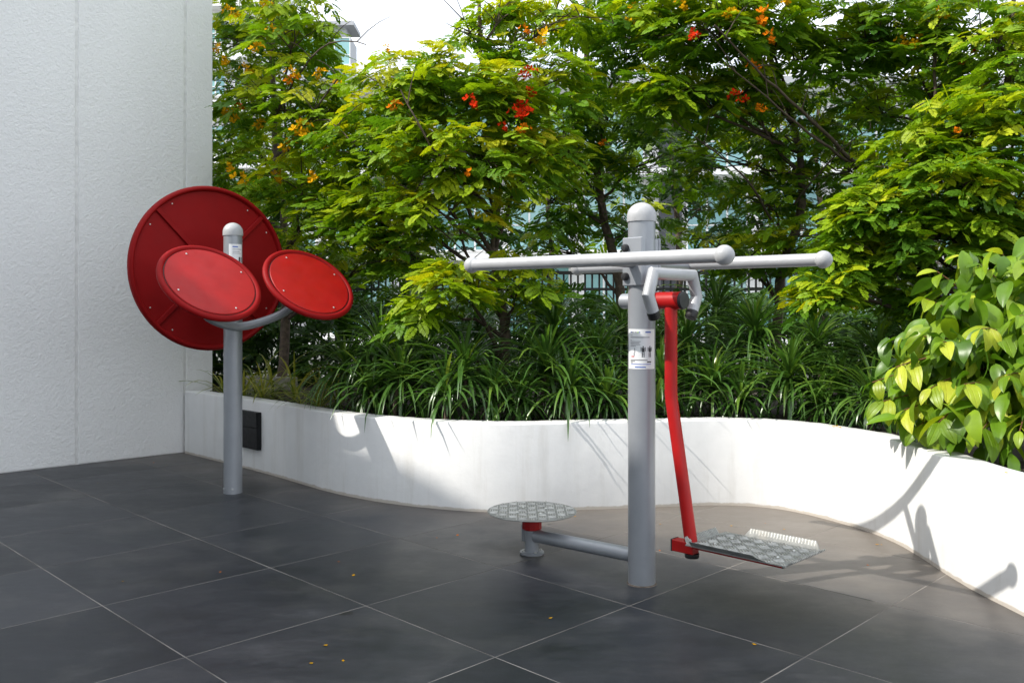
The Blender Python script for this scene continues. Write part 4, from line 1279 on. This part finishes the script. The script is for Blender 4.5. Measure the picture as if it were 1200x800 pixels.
for k_, (px_, py_, Y_) in enumerate(branch_tips):
    tip = at(px_, py_, Y_)
    start = shb + Vector((r.uniform(-.05, .05), r.uniform(-.05, .05), r.uniform(0, .35)))
    mid = start.lerp(tip, .45) + Vector((0, 0, .22 + .1 * r.random()))
    bp = bez(start, mid, tip, 10)
    q = MB(); q.tube(bp, [.011 * (1 - .75 * i_ / 10) for i_ in range(11)], 6)
    q.build('branch', M['redstem'], shrub, smooth=60)
    along = [.48, .56, .63, .69, .75, .80, .85, .90, .94, .97, 1.0]
    for i_, t in enumerate(along):
        f_ = t * 10; i1 = min(9, int(f_)); p_ = bp[i1].lerp(bp[i1 + 1], f_ - i1)
        d_ = (bp[i1 + 1] - bp[i1]).normalized()
        side = d_.cross(UP).normalized()
        s_ = (-1) ** i_
        hd = d_ * r.uniform(.25, .7) + side * (s_ * r.uniform(.5, .9)) + Vector((-.10, -.20, r.uniform(-1.25, -.25)))
        if i_ == len(along) - 1:
            hd = d_ + Vector((0, 0, -.7))
        hd.normalize()
        sd = UP.cross(hd).normalized(); up_ = hd.cross(sd)
        ro = r.uniform(-.7, .7)
        s2 = sd * math.cos(ro) + up_ * math.sin(ro); u2 = hd.cross(s2)
        rot = Matrix((hd, s2, u2)).transposed().to_quaternion()
        if n_leaf < 290:
            inst('leaf', r.choice(BL[:3]) if t < .98 else BL[3], shrub, p_ - shb, rot, (r.uniform(.90, 1.35) * (1 if t < .9 else .85),) * 3)
            n_leaf += 1

lv = Leaves()
tmpl = []
for me_ in BL[:3]:
    tv = np.empty(len(me_.vertices) * 3); me_.vertices.foreach_get('co', tv)
    tl = np.array([i_ for p_ in me_.polygons for i_ in p_.vertices]); tmpl.append((tv.reshape(-1, 3), tl, np.array([4] * len(me_.polygons))))
for k_ in range(620):
    px_, py_, Y_ = r.choice(branch_tips)
    tip = at(px_, py_, Y_)
    base_ = shb + Vector((0, 0, .25))
    p_ = base_.lerp(tip, r.uniform(.45, .93)) + Vector((r.gauss(0, .09), r.gauss(0, .09), r.gauss(.06, .10)))
    hd = Vector((r.uniform(-1, .6), r.uniform(-1, .5), r.uniform(-1.3, -.1)))
    tv, tl, tc = r.choice(tmpl)
    lv.add(tv, tl, tc, basis(hd, r.uniform(-.8, .8)) * r.uniform(.8, 1.25), np.array(p_), r.random() * .8)
tag(lv.build('inner_foliage', M['bigleaf_in'], shrub), kind='stuff')

# ------------------------------------------------------------------ litter
lp = MB(); lp.add([(-.011, -.006, .002), (.004, -.009, .003), (.013, .002, .005), (-.002, .009, .003)], [(0, 1, 2, 3)])
pet = {}
for key, m_, nm in (('y', M['petal_y'], 'fallen_petal'), ('o', M['petal_o'], 'fallen_petal')):
    o_ = lp.build(nm, m_, smooth=0); pet[key] = o_.data; bpy.data.objects.remove(o_)
spots = [(115, 566, 'y'), (180, 542, 'o'), (195, 545, 'y'), (397, 658, 'o'), (414, 674, 'y'), (144, 681, 'y'), (258, 670, 'o'), (365, 777, 'y'), (402, 774, 'y'), (382, 756, 'y'), (674, 605, 'y'), (773, 645, 'o'), (774, 614, 'y'), (897, 613, 'o'), (919, 620, 'y'),
         (1028, 638, 'y'), (1033, 638, 'y'), (857, 616, 'y'), (512, 630, 'o'), (536, 627, 'o'), (1017, 662, 'o'), (884, 755, 'y'), (645, 724, 'y')]
for px_, py_, key in spots:
    p_ = ground(px_, py_)
    o_ = bpy.data.objects.new('fallen_petal', pet[key])
    o_.location = p_; o_.rotation_euler = (0, 0, random.uniform(0, 6)); s_ = random.uniform(.5, .95); o_.scale = (s_, s_, s_)
    col.objects.link(o_)
    tag(o_, 'tiny fallen yellow petal lying on the dark tiles' if key == 'y' else 'tiny fallen orange petal lying on the dark tiles', 'petal', 'fallen yellow petals' if key == 'y' else 'fallen orange petals')
for i_ in range(14):
    k2 = random.choice([random.randint(int(len(curve) * .42), int(len(curve) * .80)) for _ in range(2)])
    p_ = curve[k2] + cn[k2] * random.uniform(.02, .12)
    o_ = bpy.data.objects.new('fallen_petal', pet['y'])
    o_.location = (p_.x, p_.y, PH + .002); o_.rotation_euler = (0, 0, random.uniform(0, 6))
    col.objects.link(o_)
    tag(o_, 'small fallen petal on top of the white planter wall', 'petal', 'petals on the planter wall')
